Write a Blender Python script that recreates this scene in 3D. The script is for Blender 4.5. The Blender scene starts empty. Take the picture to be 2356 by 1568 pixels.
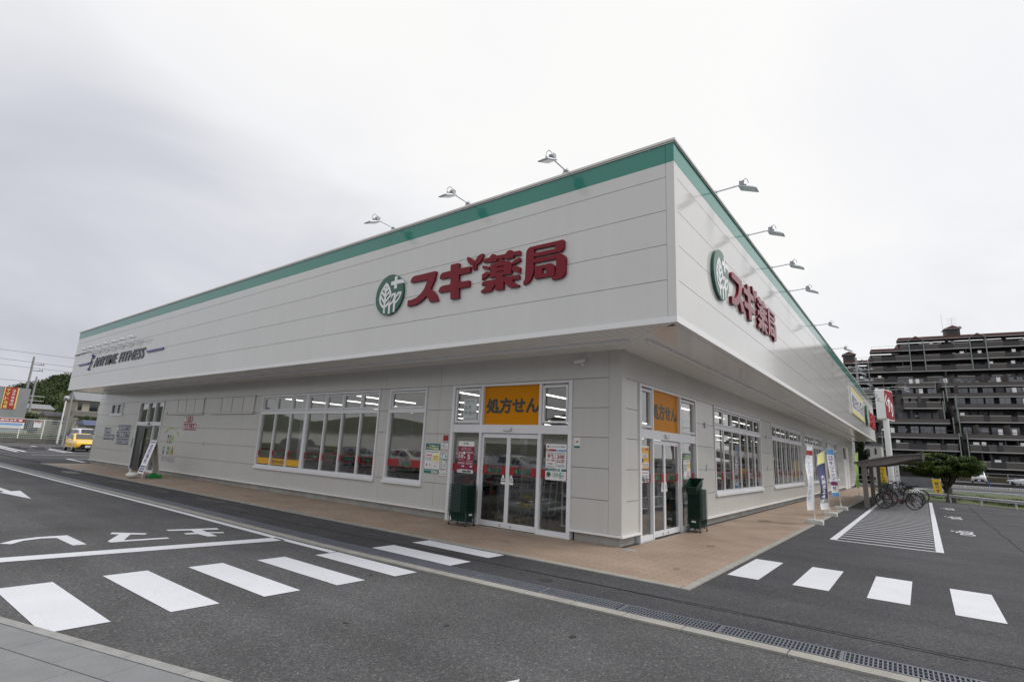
import bpy, math, random
from mathutils import Vector, Matrix
random.seed(7)
S = bpy.context.scene
COL = S.collection

# ---------------------------------------------------------------- camera
YAW, PITCH, ROLL = -0.65896, 0.20597, 0.04556
fwd = Vector((math.sin(YAW)*math.cos(PITCH), math.cos(YAW)*math.cos(PITCH), math.sin(PITCH)))
r0 = Vector((math.cos(YAW), -math.sin(YAW), 0)); u0 = r0.cross(fwd)
rt = math.cos(ROLL)*r0 + math.sin(ROLL)*u0
up = -math.sin(ROLL)*r0 + math.cos(ROLL)*u0
cd = bpy.data.cameras.new('camera'); cam = bpy.data.objects.new('camera', cd); COL.objects.link(cam)
cd.sensor_width = 36.0; cd.lens = 36*1208.69/2356; cd.clip_start = 0.05; cd.clip_end = 2500
cam.matrix_world = Matrix(((rt.x, up.x, -fwd.x, 2.709), (rt.y, up.y, -fwd.y, -7.478), (rt.z, up.z, -fwd.z, 1.60), (0, 0, 0, 1)))
S.camera = cam

# ---------------------------------------------------------------- light
S.view_settings.view_transform = 'Standard'; S.view_settings.look = 'None'
S.view_settings.exposure = 0.0; S.view_settings.gamma = 1.0
SUN_EL, SUN_AZ = math.radians(48), math.radians(38)      # azimuth counted from +X towards +Y
sl = bpy.data.lights.new('sun', 'SUN'); so = bpy.data.objects.new('sun', sl); COL.objects.link(so)
sl.energy = 1.95; sl.angle = math.radians(25); sl.color = (1, 0.97, 0.93)
sd = Vector((math.cos(SUN_EL)*math.cos(SUN_AZ), math.cos(SUN_EL)*math.sin(SUN_AZ), math.sin(SUN_EL)))
so.rotation_euler = (-sd).to_track_quat('-Z', 'Y').to_euler(); so.location = (0, 0, 60)

W = bpy.data.worlds.new('World'); S.world = W; W.use_nodes = True
nt = W.node_tree; N = nt.nodes; L = nt.links; N.clear()
def nd(t, **k):
    n = N.new(t)
    for a, b in k.items(): setattr(n, a, b)
    return n
out = nd('ShaderNodeOutputWorld'); bg = nd('ShaderNodeBackground'); bg.inputs[1].default_value = 0.1
sky = nd('ShaderNodeTexSky'); sky.sky_type = 'NISHITA'; sky.sun_disc = False
sky.sun_elevation = SUN_EL; sky.sun_rotation = math.radians(90) - SUN_AZ; sky.air_density = 1.0; sky.dust_density = 4.0
tc = nd('ShaderNodeTexCoord'); sx = nd('ShaderNodeSeparateXYZ'); L.new(tc.outputs['Generated'], sx.inputs[0])
zz = nd('ShaderNodeMath', operation='ADD'); L.new(sx.outputs[2], zz.inputs[0]); zz.inputs[1].default_value = 0.28
zm = nd('ShaderNodeMath', operation='MAXIMUM'); L.new(zz.outputs[0], zm.inputs[0]); zm.inputs[1].default_value = 0.1
dv = nd('ShaderNodeVectorMath', operation='DIVIDE'); cz = nd('ShaderNodeCombineXYZ')
for i in range(3): L.new(zm.outputs[0], cz.inputs[i])
L.new(tc.outputs['Generated'], dv.inputs[0]); L.new(cz.outputs[0], dv.inputs[1])
mp = nd('ShaderNodeMapping'); mp.inputs['Scale'].default_value = (1, 1, 0.0); mp.inputs['Location'].default_value = (3.1, 1.7, 0); L.new(dv.outputs[0], mp.inputs[0])
n1 = nd('ShaderNodeTexNoise'); n1.inputs['Scale'].default_value = 1.3; n1.inputs['Detail'].default_value = 5; n1.inputs['Roughness'].default_value = 0.5; n1.inputs['Distortion'].default_value = 0.5
L.new(mp.outputs[0], n1.inputs['Vector'])
# cloud deck: thick and grey low in the west, thin and bright elsewhere
dt = nd('ShaderNodeVectorMath', operation='DOT_PRODUCT'); L.new(tc.outputs['Generated'], dt.inputs[0])
bd = Vector((-0.97, 0.22, -0.12)).normalized(); dt.inputs[1].default_value = bd
mr = nd('ShaderNodeMapRange'); L.new(dt.outputs['Value'], mr.inputs[0])
mr.inputs[1].default_value = 0.62; mr.inputs[2].default_value = 1.02; mr.inputs[3].default_value = 0.865; mr.inputs[4].default_value = 0.52; mr.interpolation_type = 'SMOOTHSTEP'
ns = nd('ShaderNodeMapRange'); L.new(n1.outputs[0], ns.inputs[0]); ns.inputs[1].default_value = 0.3; ns.inputs[2].default_value = 0.7; ns.inputs[3].default_value = -0.13; ns.inputs[4].default_value = 0.10
dt2 = nd('ShaderNodeVectorMath', operation='DOT_PRODUCT'); L.new(tc.outputs['Generated'], dt2.inputs[0]); dt2.inputs[1].default_value = Vector((-0.42, 0.60, 0.68)).normalized()
mr2 = nd('ShaderNodeMapRange'); L.new(dt2.outputs['Value'], mr2.inputs[0]); mr2.inputs[1].default_value = 0.72; mr2.inputs[2].default_value = 0.98; mr2.inputs[3].default_value = 0.0; mr2.inputs[4].default_value = 0.17; mr2.interpolation_type = 'SMOOTHSTEP'
ad0 = nd('ShaderNodeMath', operation='ADD'); L.new(mr.outputs[0], ad0.inputs[0]); L.new(mr2.outputs[0], ad0.inputs[1])
ad = nd('ShaderNodeMath', operation='ADD'); L.new(ad0.outputs[0], ad.inputs[0]); L.new(ns.outputs[0], ad.inputs[1])
rp = nd('ShaderNodeValToRGB'); L.new(ad.outputs[0], rp.inputs[0]); e = rp.color_ramp.elements
e[0].position = 0.3; e[0].color = (0.44, 0.455, 0.51, 1); e[1].position = 1.0; e[1].color = (1.02, 1.01, 1.0, 1)
m_ = e.new(0.62); m_.color = (0.68, 0.695, 0.75, 1); m_ = e.new(0.85); m_.color = (0.93, 0.935, 0.955, 1)
sc10 = nd('ShaderNodeVectorMath', operation='SCALE'); L.new(rp.outputs[0], sc10.inputs[0]); sc10.inputs['Scale'].default_value = 10.0
mx = nd('ShaderNodeMix', data_type='RGBA'); mx.inputs[0].default_value = 0.94; L.new(sky.outputs[0], mx.inputs[6]); L.new(sc10.outputs[0], mx.inputs[7])
L.new(mx.outputs[2], bg.inputs[0]); L.new(bg.outputs[0], out.inputs[0])

# ---------------------------------------------------------------- materials
def srgb(r, g, b):
    f = lambda c: (c/255/12.92 if c/255 <= 0.04045 else ((c/255+0.055)/1.055)**2.4)
    return (f(r), f(g), f(b))
MATS = {}
def mat(name, col, rough=0.6, metal=0.0, var=0.0, vscale=3.0, bump=0.0, bscale=40.0, spec=0.5, emit=None, estr=0.0, var2=0.0, v2scale=30.0, coat=0.0, streak=0.0):
    if name in MATS: return MATS[name]
    m = bpy.data.materials.new(name); m.use_nodes = True; MATS[name] = m
    t = m.node_tree; p = t.nodes['Principled BSDF']
    p.inputs['Base Color'].default_value = (*col, 1); p.inputs['Roughness'].default_value = rough
    p.inputs['Metallic'].default_value = metal; p.inputs['Specular IOR Level'].default_value = spec
    if coat: p.inputs['Coat Weight'].default_value = coat; p.inputs['Coat Roughness'].default_value = 0.05
    if emit: p.inputs['Emission Color'].default_value = (*emit, 1); p.inputs['Emission Strength'].default_value = estr
    if var or var2 or bump or streak:
        tcn = t.nodes.new('ShaderNodeTexCoord'); g = t.nodes.new('ShaderNodeNewGeometry'); last = None
        for amt, scl, det in ((var, vscale, 6), (var2, v2scale, 2), (streak, 1.0, 5)):
            if not amt: continue
            n = t.nodes.new('ShaderNodeTexNoise'); n.inputs['Scale'].default_value = scl; n.inputs['Detail'].default_value = det
            if scl == 1.0 and amt == streak:
                mp_ = t.nodes.new('ShaderNodeMapping'); mp_.inputs['Scale'].default_value = (5.0, 5.0, 0.35); t.links.new(g.outputs['Position'], mp_.inputs[0]); t.links.new(mp_.outputs[0], n.inputs['Vector'])
            else: t.links.new(g.outputs['Position'], n.inputs['Vector'])
            r = t.nodes.new('ShaderNodeMapRange'); t.links.new(n.outputs[0], r.inputs[0])
            r.inputs[1].default_value = 0.25; r.inputs[2].default_value = 0.75; r.inputs[3].default_value = 1-amt; r.inputs[4].default_value = 1+amt
            sc = t.nodes.new('ShaderNodeVectorMath'); sc.operation = 'SCALE'
            if last is None: sc.inputs[0].default_value = col
            else: t.links.new(last.outputs[0], sc.inputs[0])
            t.links.new(r.outputs[0], sc.inputs['Scale']); last = sc
        if last: t.links.new(last.outputs[0], p.inputs['Base Color'])
        if bump:
            n = t.nodes.new('ShaderNodeTexNoise'); n.inputs['Scale'].default_value = bscale; n.inputs['Detail'].default_value = 4
            t.links.new(g.outputs['Position'], n.inputs['Vector'])
            b = t.nodes.new('ShaderNodeBump'); b.inputs['Strength'].default_value = bump; b.inputs['Distance'].default_value = 0.01
            t.links.new(n.outputs[0], b.inputs['Height']); t.links.new(b.outputs[0], p.inputs['Normal'])
    return m
def asphalt(name, base, tone=1.0):
    m = bpy.data.materials.new(name); m.use_nodes = True; MATS[name] = m
    t = m.node_tree; p = t.nodes['Principled BSDF']; nn = t.nodes.new; ln = t.links.new
    g = nn('ShaderNodeNewGeometry')
    v = nn('ShaderNodeTexVoronoi'); v.inputs['Scale'].default_value = 78; ln(g.outputs['Position'], v.inputs['Vector'])
    r1 = nn('ShaderNodeValToRGB'); ln(v.outputs['Color'], r1.inputs[0]); q = r1.color_ramp.elements
    q[0].position = 0.0; q[0].color = (0.62, 0.62, 0.64, 1); q[1].position = 1.0; q[1].color = (2.5, 2.45, 2.35, 1)
    a = q.new(0.45); a.color = (0.9, 0.9, 0.9, 1); a = q.new(0.80); a.color = (1.2, 1.2, 1.18, 1)
    n2 = nn('ShaderNodeTexNoise'); n2.inputs['Scale'].default_value = 0.55; n2.inputs['Detail'].default_value = 7; n2.inputs['Roughness'].default_value = 0.62; ln(g.outputs['Position'], n2.inputs['Vector'])
    r2 = nn('ShaderNodeMapRange'); ln(n2.outputs[0], r2.inputs[0]); r2.inputs[1].default_value = 0.3; r2.inputs[2].default_value = 0.7; r2.inputs[3].default_value = 0.78; r2.inputs[4].default_value = 1.18
    n3 = nn('ShaderNodeTexNoise'); n3.inputs['Scale'].default_value = 28; n3.inputs['Detail'].default_value = 5; n3.inputs['Roughness'].default_value = 0.75; ln(g.outputs['Position'], n3.inputs['Vector'])
    r3 = nn('ShaderNodeMapRange'); ln(n3.outputs[0], r3.inputs[0]); r3.inputs[1].default_value = 0.3; r3.inputs[2].default_value = 0.7; r3.inputs[3].default_value = 0.80; r3.inputs[4].default_value = 1.22
    mpw = nn('ShaderNodeMapping'); mpw.inputs['Scale'].default_value = (0.12, 1.7, 1); ln(g.outputs['Position'], mpw.inputs[0]); n4 = nn('ShaderNodeTexNoise'); n4.inputs['Scale'].default_value = 1.0; n4.inputs['Detail'].default_value = 4; ln(mpw.outputs[0], n4.inputs['Vector'])
    r4 = nn('ShaderNodeMapRange'); ln(n4.outputs[0], r4.inputs[0]); r4.inputs[1].default_value = 0.3; r4.inputs[2].default_value = 0.7; r4.inputs[3].default_value = 0.88; r4.inputs[4].default_value = 1.13
    m0 = nn('ShaderNodeMath'); m0.operation = 'MULTIPLY'; ln(r4.outputs[0], m0.inputs[0]); ln(r2.outputs[0], m0.inputs[1])
    mm = nn('ShaderNodeMath'); mm.operation = 'MULTIPLY'; ln(m0.outputs[0], mm.inputs[0]); ln(r3.outputs[0], mm.inputs[1])
    s = nn('ShaderNodeVectorMath'); s.operation = 'SCALE'; ln(r1.outputs[0], s.inputs[0]); ln(mm.outputs[0], s.inputs['Scale'])
    ml = nn('ShaderNodeVectorMath'); ml.operation = 'MULTIPLY'; ln(s.outputs[0], ml.inputs[0]); ml.inputs[1].default_value = base
    ln(ml.outputs[0], p.inputs['Base Color']); p.inputs['Roughness'].default_value = 0.85; p.inputs['Specular IOR Level'].default_value = 0.18
    b = nn('ShaderNodeBump'); b.inputs['Strength'].default_value = 0.5; b.inputs['Distance'].default_value = 0.004
    ln(v.outputs['Distance'], b.inputs['Height']); ln(b.outputs[0], p.inputs['Normal'])
    return m
def brickmat(name, c1, c2, cm, bw, bh, mortar, rot=0.0, rough=0.6):
    m = bpy.data.materials.new(name); m.use_nodes = True; MATS[name] = m
    t = m.node_tree; p = t.nodes['Principled BSDF']; nn = t.nodes.new; ln = t.links.new
    g = nn('ShaderNodeNewGeometry'); mp = nn('ShaderNodeMapping'); ln(g.outputs['Position'], mp.inputs[0]); mp.inputs['Rotation'].default_value = (0, 0, rot)
    b = nn('ShaderNodeTexBrick'); ln(mp.outputs[0], b.inputs['Vector']); b.inputs['Scale'].default_value = 1
    b.inputs['Brick Width'].default_value = bw; b.inputs['Row Height'].default_value = bh; b.inputs['Mortar Size'].default_value = mortar
    b.inputs['Color1'].default_value = (*c1, 1); b.inputs['Color2'].default_value = (*c2, 1); b.inputs['Mortar'].default_value = (*cm, 1)
    n = nn('ShaderNodeTexNoise'); n.inputs['Scale'].default_value = 1.1; n.inputs['Detail'].default_value = 6; ln(g.outputs['Position'], n.inputs['Vector'])
    r = nn('ShaderNodeMapRange'); ln(n.outputs[0], r.inputs[0]); r.inputs[1].default_value = 0.3; r.inputs[2].default_value = 0.7; r.inputs[3].default_value = 0.82; r.inputs[4].default_value = 1.12
    s = nn('ShaderNodeVectorMath'); s.operation = 'SCALE'; ln(b.outputs['Color'], s.inputs[0]); ln(r.outputs[0], s.inputs['Scale']); ln(s.outputs[0], p.inputs['Base Color'])
    p.inputs['Roughness'].default_value = rough
    bp = nn('ShaderNodeBump'); bp.inputs['Strength'].default_value = 0.3; bp.inputs['Distance'].default_value = 0.004; ln(b.outputs['Fac'], bp.inputs['Height']); bp.invert = True; ln(bp.outputs[0], p.inputs['Normal'])
    return m
def glassmat(name, tint=(0.86, 0.9, 0.9), rough=0.0, body=0.0, boost=1.0):
    m = bpy.data.materials.new(name); m.use_nodes = True; MATS[name] = m
    t = m.node_tree; t.nodes.clear(); nn = t.nodes.new; ln = t.links.new
    o = nn('ShaderNodeOutputMaterial'); tr = nn('ShaderNodeBsdfTransparent'); tr.inputs[0].default_value = (*tint, 1)
    gl = nn('ShaderNodeBsdfGlossy'); gl.inputs['Roughness'].default_value = rough; gl.inputs[0].default_value = (1, 1, 1, 1)
    fr = nn('ShaderNodeFresnel'); fr.inputs[0].default_value = 1.5
    mu = nn('ShaderNodeMath'); mu.operation = 'MULTIPLY_ADD'; ln(fr.outputs[0], mu.inputs[0]); mu.inputs[1].default_value = boost; mu.inputs[2].default_value = body; mu.use_clamp = True
    mi = nn('ShaderNodeMixShader'); ln(mu.outputs[0], mi.inputs[0]); ln(tr.outputs[0], mi.inputs[1]); ln(gl.outputs[0], mi.inputs[2]); ln(mi.outputs[0], o.inputs[0])
    return m

M = dict(
 fascia=mat('fascia_panel', (0.655, 0.65, 0.635), 0.10, streak=0.02, var=0.02, vscale=0.6, bump=0.02, bscale=3.0),
 green=mat('green_band', srgb(52, 134, 120), 0.14, var=0.03, vscale=0.8),
 coping=mat('coping_metal', (0.55, 0.54, 0.52), 0.35, 0.5),
 wall=mat('wall_panel', (0.555, 0.55, 0.53), 0.20, streak=0.03, var=0.03, vscale=0.7, bump=0.02, bscale=4.0),
 dark=mat('joint_dark', (0.17, 0.165, 0.16), 0.8),
 soffit=mat('soffit_panel', (0.95, 0.94, 0.90), 0.15, var=0.03, vscale=0.8),
 trim=mat('white_trim', (0.80, 0.80, 0.80), 0.3),
 frame=mat('window_frame', (0.74, 0.75, 0.78), 0.3, var=0.03, vscale=2),
 base=mat('concrete_base', (0.38, 0.37, 0.35), 0.85, var=0.22, vscale=2.2, bump=0.3, bscale=30, var2=0.12, v2scale=22),
 rail=mat('rail_metal', (0.82, 0.83, 0.86), 0.4, 0.0),
 glass=glassmat('window_glass', (0.74, 0.77, 0.76), 0.0, 0.055, 1.6),
 darkglass=mat('dark_glass', (0.02, 0.025, 0.03), 0.05, spec=0.8),
 red=mat('sign_red', srgb(122, 14, 34), 0.13, spec=0.22), redside=mat('sign_red_side', srgb(110, 18, 36), 0.4),
 egreen=mat('emblem_green', srgb(22, 88, 70), 0.12), white=mat('sign_white', (0.80, 0.80, 0.81), 0.25),
 yellow=mat('sign_yellow', srgb(214, 138, 8), 0.35, spec=0.08), black=mat('ink_black', (0.02, 0.022, 0.025), 0.4),
 purple=mat('sign_purple', srgb(88, 66, 140), 0.4), charcoal=mat('sign_charcoal', srgb(80, 82, 96), 0.4),
 alu=mat('brushed_aluminium', (0.58, 0.60, 0.62), 0.35, 0.6), galv=mat('galvanised', (0.50, 0.52, 0.55), 0.45, 0.6, var=0.12, vscale=9),
 paint=mat('road_paint', (0.64, 0.655, 0.70), 0.6, var=0.06, vscale=1.6, bump=0.25, bscale=60, var2=0.05, v2scale=45),
 kerb=mat('kerb_concrete', (0.31, 0.30, 0.275), 0.85, var=0.18, vscale=4, bump=0.4, bscale=35, var2=0.14, v2scale=60),
 slab=mat('sidewalk_concrete', (0.205, 0.21, 0.217), 0.85, var=0.12, vscale=3, bump=0.4, bscale=50, var2=0.10, v2scale=90),
 basket=mat('basket_green', srgb(10, 54, 42), 0.45), steel=mat('dark_steel', (0.10, 0.11, 0.12), 0.4, 0.6),
 rubber=mat('tyre_rubber', (0.02, 0.02, 0.02), 0.7), chrome=mat('chrome', (0.7, 0.7, 0.72), 0.18, 1.0),
 shelter=mat('shelter_brown', (0.21, 0.195, 0.185), 0.4, 0.2, var=0.05, vscale=3),
 poly=mat('white_plastic', (0.66, 0.66, 0.63), 0.45, var=0.05, vscale=12), hosegreen=mat('green_plastic', srgb(20, 130, 60), 0.4),
 cloth=mat('banner_cloth', (0.72, 0.75, 0.78), 0.8), leaf=None)
def paintmat():
    m = mat('road_paint_worn', (0.64, 0.655, 0.70), 0.6, var=0.05, vscale=1.6, bump=0.3, bscale=60, var2=0.05, v2scale=45); t = m.node_tree; p = t.nodes['Principled BSDF']; nn = t.nodes.new; ln = t.links.new
    src = p.inputs['Base Color'].links[0].from_socket; g = nn('ShaderNodeNewGeometry')
    n = nn('ShaderNodeTexNoise'); n.inputs['Scale'].default_value = 38; n.inputs['Detail'].default_value = 6; n.inputs['Roughness'].default_value = .7; ln(g.outputs['Position'], n.inputs['Vector'])
    n2 = nn('ShaderNodeTexNoise'); n2.inputs['Scale'].default_value = 1.8; n2.inputs['Detail'].default_value = 3; ln(g.outputs['Position'], n2.inputs['Vector'])
    a = nn('ShaderNodeMath'); a.operation = 'MULTIPLY_ADD'; ln(n2.outputs[0], a.inputs[0]); a.inputs[1].default_value = .55; ln(n.outputs[0], a.inputs[2])
    r = nn('ShaderNodeMapRange'); ln(a.outputs[0], r.inputs[0]); r.inputs[1].default_value = 0.93; r.inputs[2].default_value = 1.03; r.inputs[3].default_value = 0; r.inputs[4].default_value = .8
    mx = nn('ShaderNodeMix'); mx.data_type = 'RGBA'; ln(r.outputs[0], mx.inputs[0]); ln(src, mx.inputs[6]); mx.inputs[7].default_value = (.13,.13,.135,1); ln(mx.outputs[2], p.inputs['Base Color']); return m
M['paint'] = paintmat()
M['asphalt'] = asphalt('asphalt', (0.094, 0.094, 0.098)); M['asphalt2'] = asphalt('asphalt_new', (0.066, 0.066, 0.072))
M['tile'] = brickmat('paving_tile', srgb(161, 142, 125), srgb(153, 134, 118), srgb(112, 97, 86), 0.30, 0.10, 0.005)
def leafmat(name, c, c2):
    m = bpy.data.materials.new(name); m.use_nodes = True; MATS[name] = m
    t = m.node_tree; p = t.nodes['Principled BSDF']; nn = t.nodes.new; ln = t.links.new
    g = nn('ShaderNodeNewGeometry'); n = nn('ShaderNodeTexNoise'); n.inputs['Scale'].default_value = 1.4; n.inputs['Detail'].default_value = 3; ln(g.outputs['Position'], n.inputs['Vector'])
    r = nn('ShaderNodeValToRGB'); ln(n.outputs[0], r.inputs[0]); r.color_ramp.elements[0].position = 0.35; r.color_ramp.elements[1].position = 0.65
    r.color_ramp.elements[0].color = (*c, 1); r.color_ramp.elements[1].color = (*c2, 1); ln(r.outputs[0], p.inputs['Base Color'])
    p.inputs['Roughness'].default_value = 0.65; p.inputs['Specular IOR Level'].default_value = 0.2
    return m
M['leaf'] = leafmat('leaf_green', (0.045, 0.078, 0.020), (0.105, 0.15, 0.038))
M['leafdark'] = leafmat('leaf_dark', (0.014, 0.030, 0.012), (0.03, 0.05, 0.018))
M['leafhill'] = leafmat('leaf_hill', (0.018, 0.036, 0.014), (0.075, 0.10, 0.030))
M['bark'] = mat('bark', (0.05, 0.04, 0.03), 0.9, var=0.3, vscale=8)
M['grass'] = mat('grass_green', (0.06, 0.085, 0.02), 0.9, var=0.35, vscale=3)

# ---------------------------------------------------------------- helpers
class MB:
    def __init__(s): s.v = []; s.f = []; s.m = []; s.sm = []
    def add(s, vs, fs, m=0, smooth=False):
        o = len(s.v); s.v += [tuple(p) for p in vs]
        for f in fs: s.f.append(tuple(o+i for i in f)); s.m.append(m); s.sm.append(smooth)
        return s
    def box(s, x0, x1, y0, y1, z0, z1, m=0):
        x0, x1 = min(x0, x1), max(x0, x1); y0, y1 = min(y0, y1), max(y0, y1); z0, z1 = min(z0, z1), max(z0, z1)
        v = [(x0,y0,z0),(x1,y0,z0),(x1,y1,z0),(x0,y1,z0),(x0,y0,z1),(x1,y0,z1),(x1,y1,z1),(x0,y1,z1)]
        return s.add(v, [(0,3,2,1),(4,5,6,7),(0,1,5,4),(1,2,6,5),(2,3,7,6),(3,0,4,7)], m)
    def obox(s, o, u, v, w, m=0):          # oriented box from a corner and three edge vectors
        o, u, v, w = map(Vector, (o, u, v, w)); P = [o, o+u, o+u+v, o+v, o+w, o+u+w, o+u+v+w, o+v+w]
        fs = [(0,3,2,1),(4,5,6,7),(0,1,5,4),(1,2,6,5),(2,3,7,6),(3,0,4,7)]
        if u.cross(v).dot(w) < 0: fs = [tuple(reversed(f)) for f in fs]
        return s.add(P, fs, m)
    def prism(s, poly, o, u, v, n, m=0, mside=None):   # 2-D polygon (ccw or cw) extruded along n
        o, u, v, n = map(Vector, (o, u, v, n)); k = len(poly)
        A = [o+u*a+v*b for a, b in poly]; B = [p+n for p in A]
        s.add(A+B, [tuple(range(k-1, -1, -1)), tuple(range(k, 2*k))], m)
        s.add(A+B, [(i, (i+1) % k, (i+1) % k+k, i+k) for i in range(k)], m if mside is None else mside); return s
    def tube(s, p0, p1, r, n=8, m=0, r1=None, caps=True):
        p0, p1 = Vector(p0), Vector(p1); d = p1-p0
        if d.length < 1e-6: return s
        a = d.normalized().orthogonal().normalized(); b = d.normalized().cross(a); r1 = r if r1 is None else r1
        c = [(math.cos(2*math.pi*i/n), math.sin(2*math.pi*i/n)) for i in range(n)]
        V = [p0+a*x*r+b*y*r for x, y in c]+[p1+a*x*r1+b*y*r1 for x, y in c]
        s.add(V, [(i, (i+1) % n, (i+1) % n+n, i+n) for i in range(n)], m, True)
        if caps: s.add(V, [tuple(range(n-1, -1, -1)), tuple(range(n, 2*n))], m)
        return s
    def path(s, pts, r, n=6, m=0):
        for a, b in zip(pts, pts[1:]): s.tube(a, b, r, n, m)
        return s
    def ring(s, c, ax, R, r, n=32, k=8, m=0):          # torus
        c = Vector(c); ax = Vector(ax).normalized(); a = ax.orthogonal().normalized(); b = ax.cross(a); V = []
        for i in range(n):
            t = 2*math.pi*i/n; d = a*math.cos(t)+b*math.sin(t)
            for j in range(k):
                q = 2*math.pi*j/k; V.append(c+d*(R+r*math.cos(q))+ax*r*math.sin(q))
        F = [(i*k+j, ((i+1) % n)*k+j, ((i+1) % n)*k+(j+1) % k, i*k+(j+1) % k) for i in range(n) for j in range(k)]
        return s.add(V, F, m, True)
    def ball(s, c, r, n=12, m=0, sz=1.0):
        c = Vector(c); V = []; h = n//2
        for i in range(h+1):
            p = math.pi*i/h
            for j in range(n):
                q = 2*math.pi*j/n; V.append(c+Vector((r*math.sin(p)*math.cos(q), r*math.sin(p)*math.sin(q), r*sz*math.cos(p))))
        return s.add(V, [(i*n+j, (i+1)*n+j, (i+1)*n+(j+1) % n, i*n+(j+1) % n) for i in range(h) for j in range(n)], m, True)
    def build(s, name, mats, parent=None, bevel=0.0, fix=False):
        me = bpy.data.meshes.new(name); me.from_pydata(s.v, [], s.f); me.polygons.foreach_set('material_index', s.m); me.polygons.foreach_set('use_smooth', s.sm)
        if not isinstance(mats, (list, tuple)): mats = [mats]
        for m in mats: me.materials.append(m)
        me.update(); o = bpy.data.objects.new(name, me); COL.objects.link(o)
        if parent: o.parent = parent
        if bevel:
            b = o.modifiers.new('bevel', 'BEVEL'); b.width = bevel; b.segments = 2; b.limit_method = 'ANGLE'
        return o
def tag(o, label=None, cat=None, group=None, kind=None):
    if label: o['label'] = label
    if cat: o['category'] = cat
    if group: o['group'] = group
    if kind: o['kind'] = kind
    return o
def struct(o): o['kind'] = 'structure'; return o
def empty(name, loc=(0,0,0), rz=0.0):
    o = bpy.data.objects.new(name, None); COL.objects.link(o); o.location = loc; o.rotation_euler = (0,0,rz); o.empty_display_size = 0.1; return o
KIDS = {}
def copy_tree(o, parent=None):
    c = o.copy(); COL.objects.link(c); c.parent = parent
    for ch in [x for x in bpy.data.objects if x.parent == o]: copy_tree(ch, c)
    return c
_TX = {}
def text2d(body, bold=0.0, depth=0.0, shear=0.0, res=3):
    k = (body, bold, depth, shear, res)
    if k in _TX: return _TX[k]
    c = bpy.data.curves.new('t', 'FONT'); c.body = body; c.offset = bold; c.extrude = depth/2; c.shear = shear; c.resolution_u = res; c.size = 1
    o = bpy.data.objects.new('t', c); COL.objects.link(o)
    dg = bpy.context.evaluated_depsgraph_get(); me = bpy.data.meshes.new_from_object(o.evaluated_get(dg))
    V = [tuple(v.co) for v in me.vertices]; F = [tuple(p.vertices) for p in me.polygons]
    bpy.data.objects.remove(o); bpy.data.curves.remove(c); bpy.data.meshes.remove(me)
    _TX[k] = (V, F); return _TX[k]
def text_fit(mb, body, o, u, v, n, w, h, m=0, bold=0.0, depth=0.0, shear=0.0, res=3):
    V, F = text2d(body, bold, 1.0 if depth else 0.0, shear, res)
    if not V: return
    x0 = min(p[0] for p in V); x1 = max(p[0] for p in V); y0 = min(p[1] for p in V); y1 = max(p[1] for p in V)
    o, u, v, n = Vector(o), Vector(u), Vector(v), Vector(n)
    P = [o+u*((p[0]-x0)/(x1-x0)*w)+v*((p[1]-y0)/(y1-y0)*h)+n*((p[2]+0.5)*depth if depth else 0) for p in V]
    mb.add(P, F, m)
def shape2d(loops, depth):
    c = bpy.data.curves.new('s', 'CURVE'); c.dimensions = '2D'; c.fill_mode = 'BOTH'; c.extrude = depth/2
    for lp in loops:
        s = c.splines.new('POLY'); s.points.add(len(lp)-1); s.use_cyclic_u = True
        for i, p in enumerate(lp): s.points[i].co = (p[0], p[1], 0, 1)
    o = bpy.data.objects.new('s', c); COL.objects.link(o)
    dg = bpy.context.evaluated_depsgraph_get(); me = bpy.data.meshes.new_from_object(o.evaluated_get(dg))
    V = [tuple(v.co) for v in me.vertices]; F = [tuple(p.vertices) for p in me.polygons]
    bpy.data.objects.remove(o); bpy.data.curves.remove(c); bpy.data.meshes.remove(me); return V, F
FL = ((1,0,0), (0,0,1), (0,-1,0))     # frame of the front: u, v, outward normal
FR = ((0,1,0), (0,0,1), (1,0,0))      # frame of the side
def plc(fr, plane, a, z, out=0.0):    # point on a facade plane
    return (a, plane-out, z) if fr is FL else (plane+out, a, z)

# ================================================================ GROUND
g = MB(); g.add([(-900,-300,0),(400,-300,0),(400,900,0),(-900,900,0)], [(0,1,2,3)]); struct(g.build('ground', M['asphalt']))
g = MB(); g.add([(-11,-1.80,.0012),(-5,-1.87,.0012),(-2.5,-1.81,.0012),(0,-1.71,.0012),(3.6,-1.575,.0012),(12,-1.26,.0012),(60,.5,.0012),(60,60,.0012),(-60,60,.0012),(-60,-1.80,.0012)], [tuple(range(10))]); struct(g.build('asphalt_apron', M['asphalt2']))
# paved apron round the shop (its edges are flush with the asphalt, a kerb strip frames it)
t = MB(); t.add([(-31.0,-0.40,.012),(0.16,-0.40,.012),(0.16,1.6,.012),(-31.0,1.6,.012)], [(0,1,2,3)])
t.add([(-1.6,1.6,.012),(0.16,1.6,.012),(0.16,45,.012),(-1.6,45,.012)], [(0,1,2,3)]); struct(t.build('paving', M['tile']))
k = MB()
def kstrip(x0, x1, y0, y1, lx, mbk, z=0.016):
    a, b = (x0, x1) if lx else (y0, y1); q = a
    while q < b-0.01:
        r = min(q+0.6, b)-0.008
        if lx: mbk.box(q, r, y0, y1, 0.0, z)
        else: mbk.box(x0, x1, q, r, 0.0, z)
        q += 0.6
kstrip(-31.1, 0.16, -0.52, -0.405, True, k); kstrip(0.165, 0.27, -0.52, 45, False, k)
struct(k.build('kerb', M['kerb']))
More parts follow.
